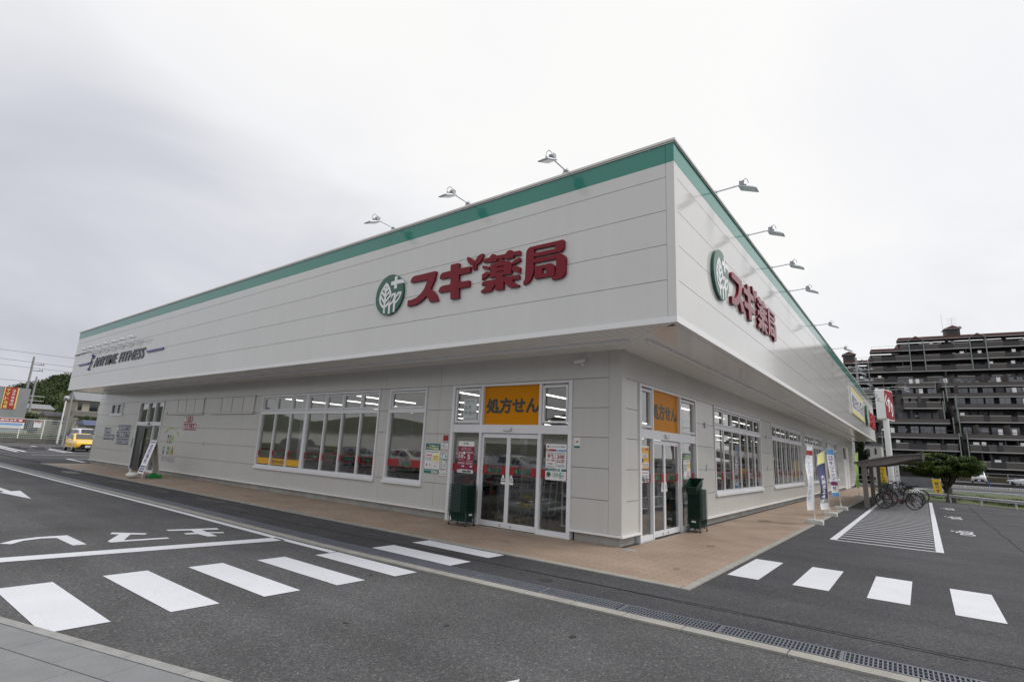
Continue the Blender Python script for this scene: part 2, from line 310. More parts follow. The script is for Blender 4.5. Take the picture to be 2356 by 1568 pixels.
# drainage channel with its grating and concrete edge
PTS = [(-90,-1.80),(-11,-1.80),(-5,-1.87),(-2.5,-1.81),(0,-1.71),(3.6,-1.575),(12,-1.26)]
def chan_y(x):
    for (a, b), (c, d) in zip(PTS, PTS[1:]):
        if x <= c: return b+(d-b)*(x-a)/(c-a)
    return PTS[-1][1]
pit = MB(); edge = MB(); grt = MB()
for (a, b), (c, d) in zip(PTS, PTS[1:]):
    pit.add([(a,b-.30,.003),(c,d-.30,.003),(c,d+.01,.003),(a,b+.01,.003)], [(0,1,2,3)])
x = -60.0
rr = random.Random(3)
while x < 6:
    ln = 0.995; y = chan_y(x); y2 = chan_y(x+ln); sl = Vector((ln, y2-y, 0)); n = Vector((y2-y, -ln, 0)).normalized(); sd_ = sl.normalized()
    o = Vector((x, y, 0.004)); H = Vector((0,0,.012))
    near = x > -9
    grt.obox(o, sl*.99, n*.022, H); grt.obox(o+n*.258, sl*.99, n*.022, H)
    grt.obox(o+n*.1, sl*.99, n*.008, H); grt.obox(o+n*.18, sl*.99, n*.008, H)
    st = 0.033 if near else 0.05
    q = 0.0
    while q < ln-.02:
        wv = 0.012 if near else 0.03
        grt.obox(o+sd_*q+n*.022, sd_*(wv if q > 0.01 else .028), n*.236, Vector((0,0,.0105))); q += st
    x += 1.0
x = -60.0
while x < 8:
    ln = rr.choice([0.6, 0.6, 0.62, 0.9]); y = chan_y(x)-.315; y2 = chan_y(x+ln)-.315; j = rr.uniform(-.004, .004)
    edge.obox((x, y+j, 0.0), Vector((ln-.012, y2-y, 0)), (0, -.145+rr.uniform(-.006,.006), 0), (0, 0, .02)); x += ln
struct(pit.build('drain_channel', M['black'])); struct(grt.build('drain_grating', mat('grating_steel', (0.17,0.18,0.215), .5, .3, var=.12, vscale=6))); struct(edge.build('kerb_edging', M['kerb']))
# painted markings
def paint(name, polys, z=0.0045):
    mb = MB()
    for p in polys: mb.add([(a, b, z) for a, b in p], [tuple(range(len(p)))])
    return struct(mb.build(name, M['paint']))
for a, b, c, d in ((-4.86,-3.01,-6.06,-5.60), (-4.82,-2.94,-5.16,-4.72), (-4.69,-2.86,-4.31,-3.90), (-4.56,-2.76,-3.50,-3.11), (-4.39,-2.66,-2.73,-2.36), (-4.34,-2.64,-1.76,-1.33), (-4.31,-2.63,-0.93,-0.55)):
    paint('crosswalk_stripe', [[(a,c),(b,c+.01),(b+.02,d),(a+.02,d)]])
for a, b, c, d in ((.345,.76,.87,2.58), (1.175,1.60,.92,2.61), (2.015,2.45,.90,2.62), (2.865,3.30,.78,2.50)):
    paint('crosswalk_stripe', [[(a,c),(b,c),(b,d),(a,d)]])
hp = [[(.94,6.61),(1.07,6.61),(1.05,27),(.93,27)], [(2.78,6.56),(2.91,6.56),(2.95,27),(2.83,27)]]
paint('hatched_bay_edge', hp)
yy = 6.58; hl = []
while yy < 27: hl.append([(1.075,yy),(2.775,yy-.02),(2.775,yy+.07),(1.075,yy+.085)]); yy += .50
paint('hatched_bay_bars', hl)
paint('lane_line', [[(-6.60,-5.77),(-6.30,-5.83),(-5.71,-2.43),(-6.03,-2.43)][::1], [(-6.72,-7.5),(-6.46,-7.5),(-6.30,-5.83),(-6.60,-5.77)]])
wl = []
xs = [-60,-30,-22,-16,-11,-9,-7,-5.5,-4.40]
for a, b in zip(xs, xs[1:]):
    wl.append([(a, chan_y(a)-.62), (b, chan_y(b)-.62), (b, chan_y(b)-.50), (a, chan_y(a)-.50)])
paint('edge_line', wl)
paint('painted_character', [[(-7.72,-5.58),(-7.95,-5.38),(-8.06,-5.1),(-8.02,-4.75),(-7.03,-4.75),(-7.04,-4.91),(-7.83,-4.92),(-7.90,-5.08),(-7.82,-5.3),(-7.60,-5.47)]])
paint('painted_character', [[(-7.95,-4.18),(-7.57,-3.80),(-7.46,-3.87),(-7.60,-4.03),(-7.10,-4.27),(-7.0,-3.71),(-6.88,-3.72),(-7.0,-4.47),(-7.13,-4.47),(-7.69,-4.16),(-7.80,-4.25)][::-1]])
paint('painted_character', [[(-7.78,-3.45),(-7.64,-3.46),(-7.50,-3.16),(-7.24,-3.20),(-7.26,-3.37),(-7.12,-3.38),(-7.06,-3.23),(-6.74,-3.20),(-6.69,-3.07),(-7.04,-3.05),(-6.93,-2.86),(-7.04,-2.82),(-7.16,-3.03),(-7.46,-3.0),(-7.34,-2.76),(-7.52,-2.72)][::-1]])
paint('painted_arrow', [[(.28,-4.07),(.02,-4.7),(.58,-4.68)]])
paint('painted_arrow', [[(-18.4,-4.10),(-16.1,-4.05),(-16.25,-3.85),(-13.95,-4.06),(-15.85,-4.32),(-16.0,-4.20),(-18.4,-4.26)][::-1]])
# bicycle symbols
for yc, s_ in ((11.55,1.0), (17.25,1.0), (22.6,1.0)):
    mb = MB(); cx_ = 3.5
    for yw in (-.38, .42):
        P = []; n = 20
        for i in range(n): P.append((cx_+.16*math.cos(2*math.pi*i/n), yc+yw+.27*math.sin(2*math.pi*i/n)))
        Q = [(cx_+(a-cx_)*.72, yc+yw+(b-yc-yw)*.72) for a, b in P]
        mb.add([(a,b,.0045) for a, b in P+Q], [(i, (i+1) % n, (i+1) % n+n, i+n) for i in range(n)])
    for (a, b), (c, d) in (((.0,-.38),(.12,.0)), ((.12,.0),(.0,.42)), ((.12,.0),(-.18,.12)), ((0,.42),(-.28,.3)), ((-.16,.2),(.0,-.38)), ((-.3,.2),(-.28,.42)), ((-.2,-.1),(-.2,.15))):
        A = Vector((cx_+a, yc+b, .006)); B = Vector((cx_+c, yc+d, .006)); w = (B-A).normalized().cross(Vector((0,0,1)))*.022
        mb.add([A-w, B-w, B+w, A+w], [(0,1,2,3)])
    struct(mb.build('painted_bicycle_symbol', M['paint']))
# parking bays west of the shop
pk = [[(-64,2.9),(-48.1,1.95),(-48.1,2.15),(-64,3.15)], [(-60,2.2),(-47.7,1.45),(-47.7,1.65),(-60,2.42)], [(-66,5.6),(-48.4,4.68),(-48.4,4.88),(-66,5.85)], [(-62,5.0),(-48.1,4.22),(-48.1,4.42),(-62,5.22)],
      [(-47.4,-3),(-47.25,-3),(-47.9,14),(-48.05,14)], [(-42.7,1.35),(-42.5,1.35),(-42.5,6),(-42.7,6)], [(-36.9,1.75),(-32.5,1.5),(-32.5,1.64),(-36.9,1.95)], [(-36.9,1.95),(-36.75,1.95),(-36.9,5),(-37.05,5)]]
paint('parking_bay_lines', pk)
# utility cover, manhole, cracks
mh = MB(); mh.tube((-1.245,-1.425,0),(-1.245,-1.425,.0055),.088,24); struct(mh.build('manhole_cover', mat('cast_iron', (0.03,0.028,0.027), .7)))
mh = MB(); mh.box(-1.56,-1.33,1.43,1.53,.0,.016); struct(mh.build('utility_cover', M['galv']))
cr = MB()
def crack(pts, w):
    for (a, b), (c, d) in zip(pts, pts[1:]):
        dd = Vector((c-a, d-b, 0)).normalized().cross(Vector((0,0,1)))*w
        cr.add([(a-dd.x,b-dd.y,.0035),(c-dd.x,d-dd.y,.0035),(c+dd.x,d+dd.y,.0035),(a+dd.x,b+dd.y,.0035)], [(0,1,2,3)])
def wig(a, b, n, amp):
    r = random.Random(int(a[0]*10+b[1])); return [(a[0]+(b[0]-a[0])*i/n+r.uniform(-amp,amp), a[1]+(b[1]-a[1])*i/n+r.uniform(-amp,amp)) for i in range(n+1)]
crack(wig((4.28,26),(4.22,16),10,.02), .012); crack(wig((4.22,16),(4.27,6),14,.02), .009); crack([(2.9,22.6),(9,18.6)], .04)
crack(wig((-9.5,-1.35),(2.9,-1.05),26,.02), .008); crack(wig((-1.8,-1.15),(3.5,-.95),14,.02), .006)
crack([(-47,-.33),(-31.1,-.33)], .06)
struct(cr.build('asphalt_seams', mat('seam_black', (0.022,0.022,0.024), .95, spec=.05)))
st = MB(); rs = random.Random(11)
def blob(cx, cy, rx, ry, z=.0025):
    n = 18; P = [(cx+rx*math.cos(2*math.pi*i/n)*rs.uniform(.7,1.15), cy+ry*math.sin(2*math.pi*i/n)*rs.uniform(.7,1.15), z) for i in range(n)]; st.add(P, [tuple(range(n))])
for cx, cy, rx, ry in ((-3.6,-1.08,.55,.09),(-5.4,-.95,.22,.09),(-8.2,-.8,.2,.09),(-12,-.9,.9,.2),(-15,-1,.5,.2),(-10.2,-1.15,.7,.13),(-18,-1,1.4,.2),(-7,-1.2,.5,.1),(.09,-3.02,.03,.045),(-.9,-3.6,.02,.03),(-1.6,-4.2,.04,.02),(2.2,-4.4,.02,.03),(-2.9,-2.9,.04,.02),(-24,-1,.9,.25)): blob(cx, cy, rx, ry)
struct(st.build('asphalt_stains', mat('stain_dark', (0.028,0.028,0.030), .45)))
st = MB()
for cx, cy, rx, ry in ((-12.6,.35,.5,.05),(-11.6,.30,.3,.03),(-10.7,.42,.2,.03),(-5.3,1.15,.3,.08),(-14.5,.5,.5,.04),(-1.5,5.0,.16,.12),(-3.3,.4,.12,.04),(-.6,3.2,.1,.1),(-.9,9,.2,.3),(-.3,.6,.05,.07)): blob(cx, cy, rx, ry, .0135)
struct(st.build('paving_stains', mat('paving_stain', (0.17,0.13,0.105), .7)))
# concrete walk at the near left
ax = Vector((.9635,.2677,0)); an = Vector((.2677,-.9635,0)); o0 = Vector((-3.74,-6.215,0)); sw = MB(); kb = MB(); dk = MB()
dk.obox(o0-ax*6+an*.0, ax*12, an*6, (0,0,.004))
for i in range(-8, 16): kb.obox(o0+ax*(i*.6), ax*.592, an*.085, (0,0,.022))
for r_ in range(9):
    off = (r_ % 2)*.25; w_ = .27 if r_ == 0 else .5
    base = .093+ (0 if r_ == 0 else .278+(r_-1)*.508)
    for i in range(-10, 14): sw.obox(o0+ax*(i*.52+off-.08)+an*base, ax*.512, an*(w_), (0,0,.021))
struct(dk.build('sidewalk_bed', M['dark'])); struct(kb.build('sidewalk_kerb', mat('sidewalk_edge', (0.28,0.28,0.275), .9, var=.15, vscale=5, bump=.4, bscale=40, var2=.1, v2scale=60))); struct(sw.build('sidewalk', M['slab'], bevel=.003))

# ================================================================ SHOP BUILDING
B = empty('store_building', (-15, 20, 0)); tag(B, 'long low white shop building with green roof band and deep overhanging fascia', 'building')
BI = Vector((15, -20, 0))
def part(mb, name, mats, parent=B, **k):
    if parent is B: mb.v = [(a+15, b-20, c) for a, b, c in mb.v]
    return mb.build(name, mats, parent, **k)
def sub(mb, name, mats, parent, **k):      # child of a part of B (the part sits at B's origin)
    mb.v = [(a+15, b-20, c) for a, b, c in mb.v]; return mb.build(name, mats, parent, **k)
XL, YR = -31.36, 43.4
F = MB(); D = MB(); GB = MB()
zj = [3.69, 4.265, 4.84, 5.41, 5.98]; GAP = .0045
vx = [-.13, -7.2, -14.2, -21.2, -28.2, XL]; vy = [.13, 6.83, 13.8, 20.8, 27.8, 34.8, YR]
for i, z in enumerate(zj):
    z1 = zj[i+1] if i < 4 else 6.222
    zt = z1-(GAP if i < 4 else 0)
    F.box(XL, -.135, 0, .06, z+(GAP if i else 0), zt)
    for a, b in zip(vy, vy[1:]): F.box(-.06, 0, a+.003, b-.003, z+(GAP if i else 0), zt)
F.box(-.129, .004, -.004, .06, 3.69, 6.222); F.box(-.06, .004, .061, .127, 3.69, 6.222)
D.box(XL+.02, -.03, .03, .12, 3.62, 6.5); D.box(-.12, -.03, .13, YR-.02, 3.62, 6.5)
F.box(XL, XL+.06, .065, 8, 3.69, 6.222); F.box(-8, -.065, YR-.06, YR, 3.69, 6.222)
GB.box(XL-.002, -.135, -.001, .06, 6.224, 6.545)
for a, b in zip(vy, vy[1:]): GB.box(-.06, .001, a+.003, b-.003, 6.224, 6.545)
GB.box(-.129, .005, -.005, .06, 6.224, 6.56); GB.box(-.06, .005, .061, .127, 6.224, 6.56)
GB.box(XL-.002, XL+.06, .065, 8, 6.224, 6.545); GB.box(-8, -.065, YR-.06, YR+.002, 6.224, 6.545)
part(F, 'fascia', M['fascia']); part(D, 'fascia_backing', M['dark']); part(GB, 'green_band', M['green'])
C_ = MB(); C_.box(XL-.03, .035, -.035, .25, 6.57, 6.612); C_.box(-.25, .035, .252, YR+.03, 6.57, 6.612); C_.box(XL-.03, XL+.25, .252, 8, 6.57, 6.61)
C_.box(XL-.02, .02, -.02, .0, 6.548, 6.568); C_.box(.0, .02, .002, YR, 6.548, 6.568)
part(C_, 'coping', M['coping'])
T = MB(); T.box(XL-.01, .012, -.012, .09, 3.587, 3.685); T.box(-.09, .012, .092, YR+.01, 3.587, 3.685); T.box(XL-.01, XL+.09, .092, 8, 3.587, 3.685)
part(T, 'fascia_trim', M['trim'])
# soffit: narrow planks
SF = MB()
def soff(x0, x1, y0, y1, alongx):
    a, b = (x0, x1) if not alongx else (y0, y1)
x = XL+.1
while x < -.11:      # front planks run across the overhang; mitred at the corner
    x2 = min(x+.148, -.1); ya = .1; yb = min(1.6, -x+0) if x > -1.62 else 1.62
    if yb > ya+.02: SF.add([(x,ya,3.592),(x2-.006,ya,3.592),(x2-.006,max(ya,min(yb,-x2)) if x > -1.62 else yb,3.592),(x,yb,3.592)], [(0,3,2,1)])
    x += .148
y = .1
while y < YR:
    y2 = min(y+.148, YR); xa = -.1; xb = max(-1.66, -y) if y < 1.66 else -1.67
    if xb < xa-.02: SF.add([(xa,y,3.591),(xa,y2-.006,3.591),(max(-y2,-1.67),y2-.006,3.591),(xb,y,3.591)], [(0,3,2,1)] if False else [(0,1,2,3)])
    y += .148
SF.add([(XL+.05,1.6,3.591),(XL+.05,8,3.591),(-32,8,3.591),(-32,1.6,3.591)], [(0,1,2,3)])
part(SF, 'soffit', M['soffit'])
SB = MB(); SB.box(XL+.05, -.1, .1, 44, 3.60, 3.66); part(SB, 'soffit_backing', M['dark'])
MT = MB(); MT.obox((-.12,.06,3.575), (-1.5,1.5,0), (-.05,-.05,0), (0,0,.02)); part(MT, 'soffit_mitre_trim', M['soffit'])
RF = MB(); RF.box(XL+.1, -.26, .26, 43.1, 6.3, 6.4); part(RF, 'roof', M['coping'])
# walls
ZJ = [.21, .785, 1.355, 1.925, 2.49, 3.065, 3.592]
ML = MB()
def wallrows(mb, a0, a1, holes, put, vj=()):
    brk = sorted(set([a0, a1]+list(vj)+[q for h in holes for q in h[:2]]))
    for i, z in enumerate(ZJ[:-1]):
        zb, zt = z+(GAP if i else 0), ZJ[i+1]-(GAP if i < len(ZJ)-2 else 0)
        for a, b in zip(brk, brk[1:]):
            zs = sorted(set([zb, zt]+[min(max(q, zb), zt) for h in holes for q in h[2:]]))
            for c, d in zip(zs, zs[1:]):
                if d-c < .002: continue
                am, zm_ = (a+b)/2, (c+d)/2
                if any(h[0] < am < h[1] and h[2] < zm_ < h[3] for h in holes): continue
                put(mb, a+(.003 if a in vj else 0), b-(.003 if b in vj else 0), c, d)
HL = [(-29.9,-28.3,2.52,3.04), (-26.0,-23.25,0,3.05), (-14.85,-8.68,.72,3.05), (-8.28,-6.88,.72,3.05), (-6.0,-2.72,0,3.05)]
vjl = [-27.4, -22.9, -18.95, -15.1, -8.48, -6.45, -1.92]
wallrows(ML, -32.0, -1.92, HL, lambda m, a, b, c, d: m.box(a, b, 1.6, 1.68, c, d), vjl)
HR = [(2.36,5.74,0,3.05), (7.2,12.45,.72,3.05), (14.2,20.45,.72,3.05), (21.3,27.3,.72,3.05), (28.4,33.6,.72,3.05), (36.9,40.3,0,2.98)]
vjr = [1.78, 6.6, 13.3, 20.9, 27.8, 34.6, 41.2]
wallrows(ML, 1.78, 43.0, HR, lambda m, a, b, c, d: m.box(-1.74, -1.66, a, b, c, d), vjr)
wallrows(ML, 43.0, 46.2, [], lambda m, a, b, c, d: m.box(-1.74, -1.66, a, b, c, d))
ML.box(-1.917, -1.654, 1.596, 1.68, .21, 3.592); ML.box(-1.74, -1.654, 1.682, 1.776, .21, 3.592)
ML.box(-32.0, -31.92, 1.682, 8, .21, 3.592); ML.box(-8, -1.742, 42.92, 43.0, .21, 3.592)
part(ML, 'wall', M['wall'])
WB = MB()
wallrows_b = [(-31.9,-26.0),(-23.25,-6.0),(-2.72,-1.75)]
BK = MB()
for a, b in wallrows_b: BK.box(a, b, 1.70, 1.72, .2, 3.6) if False else None
# dark backing behind the joints, cut to the same openings
_Z = ZJ; ZJ2 = [.205, 3.6]
ZJ = ZJ2; wallrows(BK, -31.95, -1.8, [(h[0]-.0,h[1]+.0,h[2],h[3]) for h in HL], lambda m, a, b, c, d: m.box(a, b, 1.683, 1.70, c, d))
wallrows(BK, 1.71, 42.95, HR, lambda m, a, b, c, d: m.box(-1.76, -1.743, a, b, c, d)); ZJ = _Z
part(BK, 'wall_backing', mat('joint_grey', (0.30,0.29,0.27), .8))
CB = MB(); FLs = MB()
for a, b in ((-31.95,-26.0),(-23.25,-6.0),(-2.72,-1.70)):
    CB.box(a+.05 if a > -30 else a, b-.06 if b > -2 else b-.04, 1.67, 1.80, 0, .165); FLs.box(a, b if b < -2 else -1.612, 1.555, 1.66, .168, .207)
for a, b in ((1.675,2.36),(5.74,36.9),(40.3,43.0)):
    CB.box(-1.86, -1.73, a, b-.04, 0, .165); FLs.box(-1.72, -1.615, a-.01 if a > 2 else 1.662, b, .168, .207)
CB.box(-1.86,-1.73,1.671,1.70,0,.165) if False else None
part(CB, 'foundation', M['base']); part(FLs, 'drip_flashing', M['trim'])
# light rails under the soffit
for nm, boxes, hooks in (('front', [(-28.6,-1.15,.80,.88,3.545,3.588)], [(-24.0+1.13*i,.42) for i in range(20)]), ('side', [(-.90,-.82,.93,36,3.545,3.588)], [])):
    r = MB()
    for q in boxes: r.box(*q)
    if nm == 'front':
        xx = -27.9
        while xx < -1.0: r.path([(xx,.80,3.55),(xx,.77,3.53),(xx+.03,.76,3.54)], .006, 5); xx += 1.17
    else:
        yv = 1.85
        while yv < 34: r.path([(-.82,yv,3.55),(-.79,yv+.03,3.525),(-.76,yv+.01,3.53),(-.75,yv-.03,3.54)], .008, 5); yv += 1.18
    part(r, 'banner_rail', M['rail'])
# ------------------------------------------------ windows
def fp(fr, a, z, d):        # d = depth behind the wall face
    return (a, 1.6+d, z) if fr is FL else (-1.66-d, a, z)
def fbox(mb, fr, a0, a1, z0, z1, d0, d1, m=0):
    p, q = fp(fr, a0, z0, d0), fp(fr, a1, z1, d1); mb.box(p[0], q[0], p[1], q[1], p[2], q[2], m)
def fquad(mb, fr, a0, a1, z0, z1, d, m=0):
    P = [fp(fr, a0, z0, d), fp(fr, a1, z0, d), fp(fr, a1, z1, d), fp(fr, a0, z1, d)]; mb.add(P, [(0,1,2,3)], m)
def window(fr, a0, a1, divs, heavy=(), wide=False):
    f = MB(); z0, z1 = .72, 3.05; md = .08 if fr is FL else .03
    fbox(f, fr, a0, a0+.055, z0, z1, -.025, .09); fbox(f, fr, a1-.055, a1, z0, z1, -.025, .09)
    fbox(f, fr, a0+.055, a1-.055, z1-.06, z1, -.025, .09); fbox(f, fr, a0+.055, a1-.055, z0, z0+.09, -.025, .09)
    fbox(f, fr, a0-.03, a1+.03, z0-.045, z0-.002, -.06, .0); fbox(f, fr, a0-.015, a1+.015, z0, z0+.025, -.05, -.026)
    fbox(f, fr, a0+.055, a1-.055, 2.43, 2.535, -.018, .08)
    for d in divs:
        w = .07 if d in heavy else .025
        fbox(f, fr, d-w, d+w, z0+.09, 2.43, -.008 if w < .05 else -.022, md); fbox(f, fr, d-w, d+w, 2.535, z1-.06, -.008 if w < .05 else -.022, md)
    E = [a0+.055]+list(divs)+[a1-.055]
    for p, q in zip(E, E[1:]):      # opening sashes of the upper lights
        p += .02 if p > a0+.06 else 0; q -= .02 if q < a1-.06 else 0
        p += .04 if any(abs(p-h-.02) < .03 for h in heavy) else 0; q -= .04 if any(abs(q-h+.02) < .03 for h in heavy) else 0
        for bb in ((p,p+.045,2.55,2.975),(q-.045,q,2.55,2.975),(p+.045,q-.045,2.55,2.595),(p+.045,q-.045,2.93,2.975)): fbox(f, fr, *bb, .006, md-.005)
    o = part(f, 'window', M['frame'])
    pn = MB(); fquad(pn, fr, a0+.05, a1-.05, z0+.05, 2.45, .045); fquad(pn, fr, a0+.05, a1-.05, 2.52, 3.0, .045); sub(pn, 'pane', M['glass'], o)
    dc = MB()                       # film strip of red blocks and green lettering
    fbox(dc, fr, a0+.06, a1-.06, 1.263, 1.274, .040, .043, 0); fbox(dc, fr, a0+.06, a1-.06, 1.098, 1.109, .040, .043, 0)
    for p, q in zip(E, E[1:]):
        w = .40 if wide else .11
        for bb in ((p+.01,p+w),(q-w,q-.01)): fbox(dc, fr, *bb, 1.105, 1.266, .036, .0395, 0)
        if q-p > 2*w+.25:
            ww = min(q-p-2*w-.1, .55); c = (p+q)/2
            text_fit(dc, 'スギ薬局', fp(fr, c-ww/2+.1, 1.13, .034), fr[0], fr[1], fr[2], ww-.1, .09, 1)
    sub(dc, 'film_strip', [M['red2'], M['egreen2']], o)
    return o
M['red2'] = mat('film_red', srgb(150, 22, 34), .4); M['egreen2'] = mat('film_green', srgb(52, 112, 76), .4)
wl1 = window(FL, -14.85, -8.68, [-13.95,-13.03,-12.14,-11.17,-10.33,-9.48], heavy=(-12.14,))
yb = MB(); 
for a, b in ((-14.78,-13.98),(-13.92,-13.06),(-13.0,-12.22)): fbox(yb, FL, a, b, .845, 1.03, .030, .034, 0)
text_fit(yb, '処方せん受付', fp(FL, -13.86, .875, .028), *FL, .72, .12, 1, bold=.03); sub(yb, 'yellow_film', [mat('film_yellow', srgb(222,165,20), .4), M['black']], wl1)
window(FL, -8.28, -6.88, [], wide=True)
for a0, a1, n in ((7.2,12.45,6), (14.2,20.45,7), (21.3,27.3,7), (28.4,33.6,6)): window(FR, a0, a1, [a0+(a1-a0)*i/n for i in range(1, n)], heavy=(a0+(a1-a0)*2/n,) if False else ())
# small high window and the two blind window panels near the gym door
f = MB(); fbox(f, FL, -29.9,-28.3,2.49,2.56,-.03,.06); fbox(f, FL, -29.9,-28.3,2.98,3.05,-.03,.06); fbox(f, FL, -29.9,-29.84,2.56,2.98,-.03,.06); fbox(f, FL, -28.36,-28.3,2.56,2.98,-.03,.06); fbox(f, FL, -29.13,-29.07,2.56,2.98,-.02,.06)
fbox(f, FL, -30.0,-28.2,2.44,2.49,-.05,0); o = part(f, 'window', M['frame']); pn = MB(); fquad(pn, FL, -29.85,-28.35,2.55,3.0,.03); sub(pn, 'pane', M['darkglass'], o)
for a0, a1 in ((-22.5,-19.3), (-18.6,-15.37)):
    f = MB(); n = 4; w = (a1-a0)/n
    fbox(f, FL, a0-.04, a1+.04, 2.45, 2.51, -.07, -.002); fbox(f, FL, a0-.03, a1+.03, 3.06, 3.09, -.05, -.002)
    for i in range(n): fbox(f, FL, a0+w*i+.02, a0+w*(i+1)-.02, 2.515, 3.055, -.035, -.002)
    part(f, 'blind_panel', M['wall'], bevel=.004)
# ------------------------------------------------ entrances
def entrance(fr, a0, a1, p1, p2, mid, zb=0.0):
    f = MB(); o = .03
    fbox(f, fr, a0, a0+.08, 0, 3.05, -o, .1); fbox(f, fr, a1-.08, a1, 0, 3.05, -o, .1); fbox(f, fr, a0+.08, a1-.08, 3.0, 3.05, -o, .1)
    fbox(f, fr, a0+.08, a1-.08, 1.97, 2.15, -.02, .12)
    for p in (p1, p2): fbox(f, fr, p-.035, p+.035, 2.15, 3.0, -.02, .1); fbox(f, fr, p-.03, p+.03, 0, 1.97, -.02, .1)
    for a, b in ((a0+.08,p1-.03),(p2+.03,a1-.08)):
        fbox(f, fr, a, b, 0, .11, -.012, .06)
        for bb in ((a+.02,a+.065,2.19,2.96),(b-.07,b-.025,2.19,2.96),(a+.065,b-.07,2.19,2.235),(a+.065,b-.07,2.915,2.96)): fbox(f, fr, *bb, -.01, .05)
    e = part(f, 'entrance', M['frame'])
    for a, b, s_ in ((p1+.035, mid-.002, 1), (mid+.002, p2-.035, -1)):
        d = MB(); fbox(d, fr, a, a+.045, .02, 1.96, .03, .07); fbox(d, fr, b-.045, b, .02, 1.96, .03, .07); fbox(d, fr, a+.045, b-.045, .02, .13, .03, .07); fbox(d, fr, a+.045, b-.045, 1.87, 1.96, .03, .07)
        sub(d, 'door', M['frame'], e)
        kn = MB(); c = (b-.14) if s_ == 1 else (a+.14); kn.tube(fp(fr, c, .07, .031), fp(fr, c, .07, .018), .024, 12); sub(kn, 'door_lock', M['galv'], e)
    pn = MB(); fquad(pn, fr, p1+.04, p2-.04, .08, 1.93, .05); fquad(pn, fr, a0+.06, p1-.03, .06, 1.97, .045); fquad(pn, fr, p2+.03, a1-.06, .06, 1.97, .045)
    fquad(pn, fr, a0+.06, p1-.03, 2.16, 3.0, .04); fquad(pn, fr, p2+.03, a1-.06, 2.16, 3.0, .04); sub(pn, 'pane', M['glass'], e)
    yp = MB(); fbox(yp, fr, p1+.035, p2-.035, 2.15, 3.0, .05, .08, 0)
    for q_, (dx_, dz_) in enumerate(((0,0),(.012,0),(-.012,0),(0,.012),(0,-.012),(.009,.009),(-.009,-.009),(.009,-.009),(-.009,.009))): text_fit(yp, '処方せん', fp(fr, p1+.10+dx_, 2.405+dz_, .0485-q_*.0004), *fr, p2-p1-.18, .33, 1, bold=.012)
    sub(yp, 'sign_panel', [M['yellow'], M['ink']], e)
    sn = MB(); c = mid; fbox(sn, fr, c-.10, c+.10, 2.015, 2.085, -.065, -.021); sub(sn, 'door_sensor', M['alu'], e, bevel=.006)
    dc = MB()
    for a, b in ((a0+.085,p1-.035),(p1+.085,mid-.05),(mid+.05,p2-.085),(p2+.035,a1-.085)):
        fbox(dc, fr, a, b, 1.258, 1.269, .040, .0425, 0); fbox(dc, fr, a, b, 1.098, 1.109, .040, .0425, 0)
        for bb in ((a,a+.13),(b-.13,b)): fbox(dc, fr, *bb, 1.105, 1.262, .036, .0395, 0)
        if b-a > .5:
            text_fit(dc, 'スギ薬局', fp(fr, a+.25, 1.13, .034), *fr, b-a-.42, .085, 1); dc.tube(fp(fr, a+.185, 1.18, .034), fp(fr, a+.185, 1.18, .038), .05, 16, 1)
    sub(dc, 'film_strip', [M['red2'], M['egreen2']], e)
    for c in (mid-.12, mid+.10):
        tri = MB(); tri.prism([(-.055,0),(.055,0),(.0,.17)], fp(fr, c, .97, .045), fr[0], fr[1], Vector(fr[2])*.003, 0); fbox(tri, fr, c-.055, c+.055, .90, .955, .042, .045, 0)
        text_fit(tri, '自動', fp(fr, c-.025, .985, .040), *fr, .05, .05, 1)
        sub(tri, 'door_sticker', [M['white'], M['charcoal']], e)
    return e
M['ink'] = mat('sign_ink', srgb(52, 56, 52), .4); M['glass2'] = glassmat('sign_glass', (1, 1, 1), 0.0, 0.0, 1.0)
entrance(FL, -6.0, -2.72, -5.085, -3.485, -4.31); entrance(FR, 2.36, 5.74, 3.04, 4.64, 3.76)
f = MB(); a0, a1 = -26.05, -23.22      # gym door
for q in ((a0,a0+.07,0,3.05),(a1-.07,a1,0,3.05),(a0+.07,a1-.07,2.99,3.05),(a0+.07,a1-.07,1.99,2.15),(-25.0,-24.93,2.15,2.99),(-24.15,-24.08,2.15,2.99),(-24.05,-23.98,0,1.99),(-23.98,a1-.07,0,.1)): fbox(f, FL, *q, -.03, .08)
e = part(f, 'gym_entrance', M['frame']); pn = MB(); fquad(pn, FL, a0+.05, a1-.05, .0, 3.0, .045); sub(pn, 'pane', M['glass'], e)
d = MB(); 
for q in ((a0+.075,a0+.15,.02,1.97),(-24.13,-24.06,.02,1.97),(a0+.15,-24.13,.02,.14),(a0+.15,-24.13,1.88,1.97),(-25.1,-24.98,.14,1.88)): fbox(d, FL, *q, .0, .04)
fbox(d, FL, a0+.15, -25.1, .14, 1.88, .015, .03)
sub(d, 'door', mat('door_black', (0.03,0.03,0.033), .3), e)
hn = MB(); hn.path([fp(FL,-24.9,.75,-.0),fp(FL,-24.9,.75,-.06),fp(FL,-24.9,1.25,-.06),fp(FL,-24.9,1.25,0)], .014, 8); sub(hn, 'door_handle', M['chrome'], e)
sn = MB(); fbox(sn, FL, -24.62,-24.42,2.03,2.10,-.07,-.031); sub(sn, 'door_sensor', M['black'], e)
kp = MB(); fbox(kp, FL, -26.35,-26.2,1.0,1.42,-.06,0); part(kp, 'keypad', M['alu'], bevel=.008)
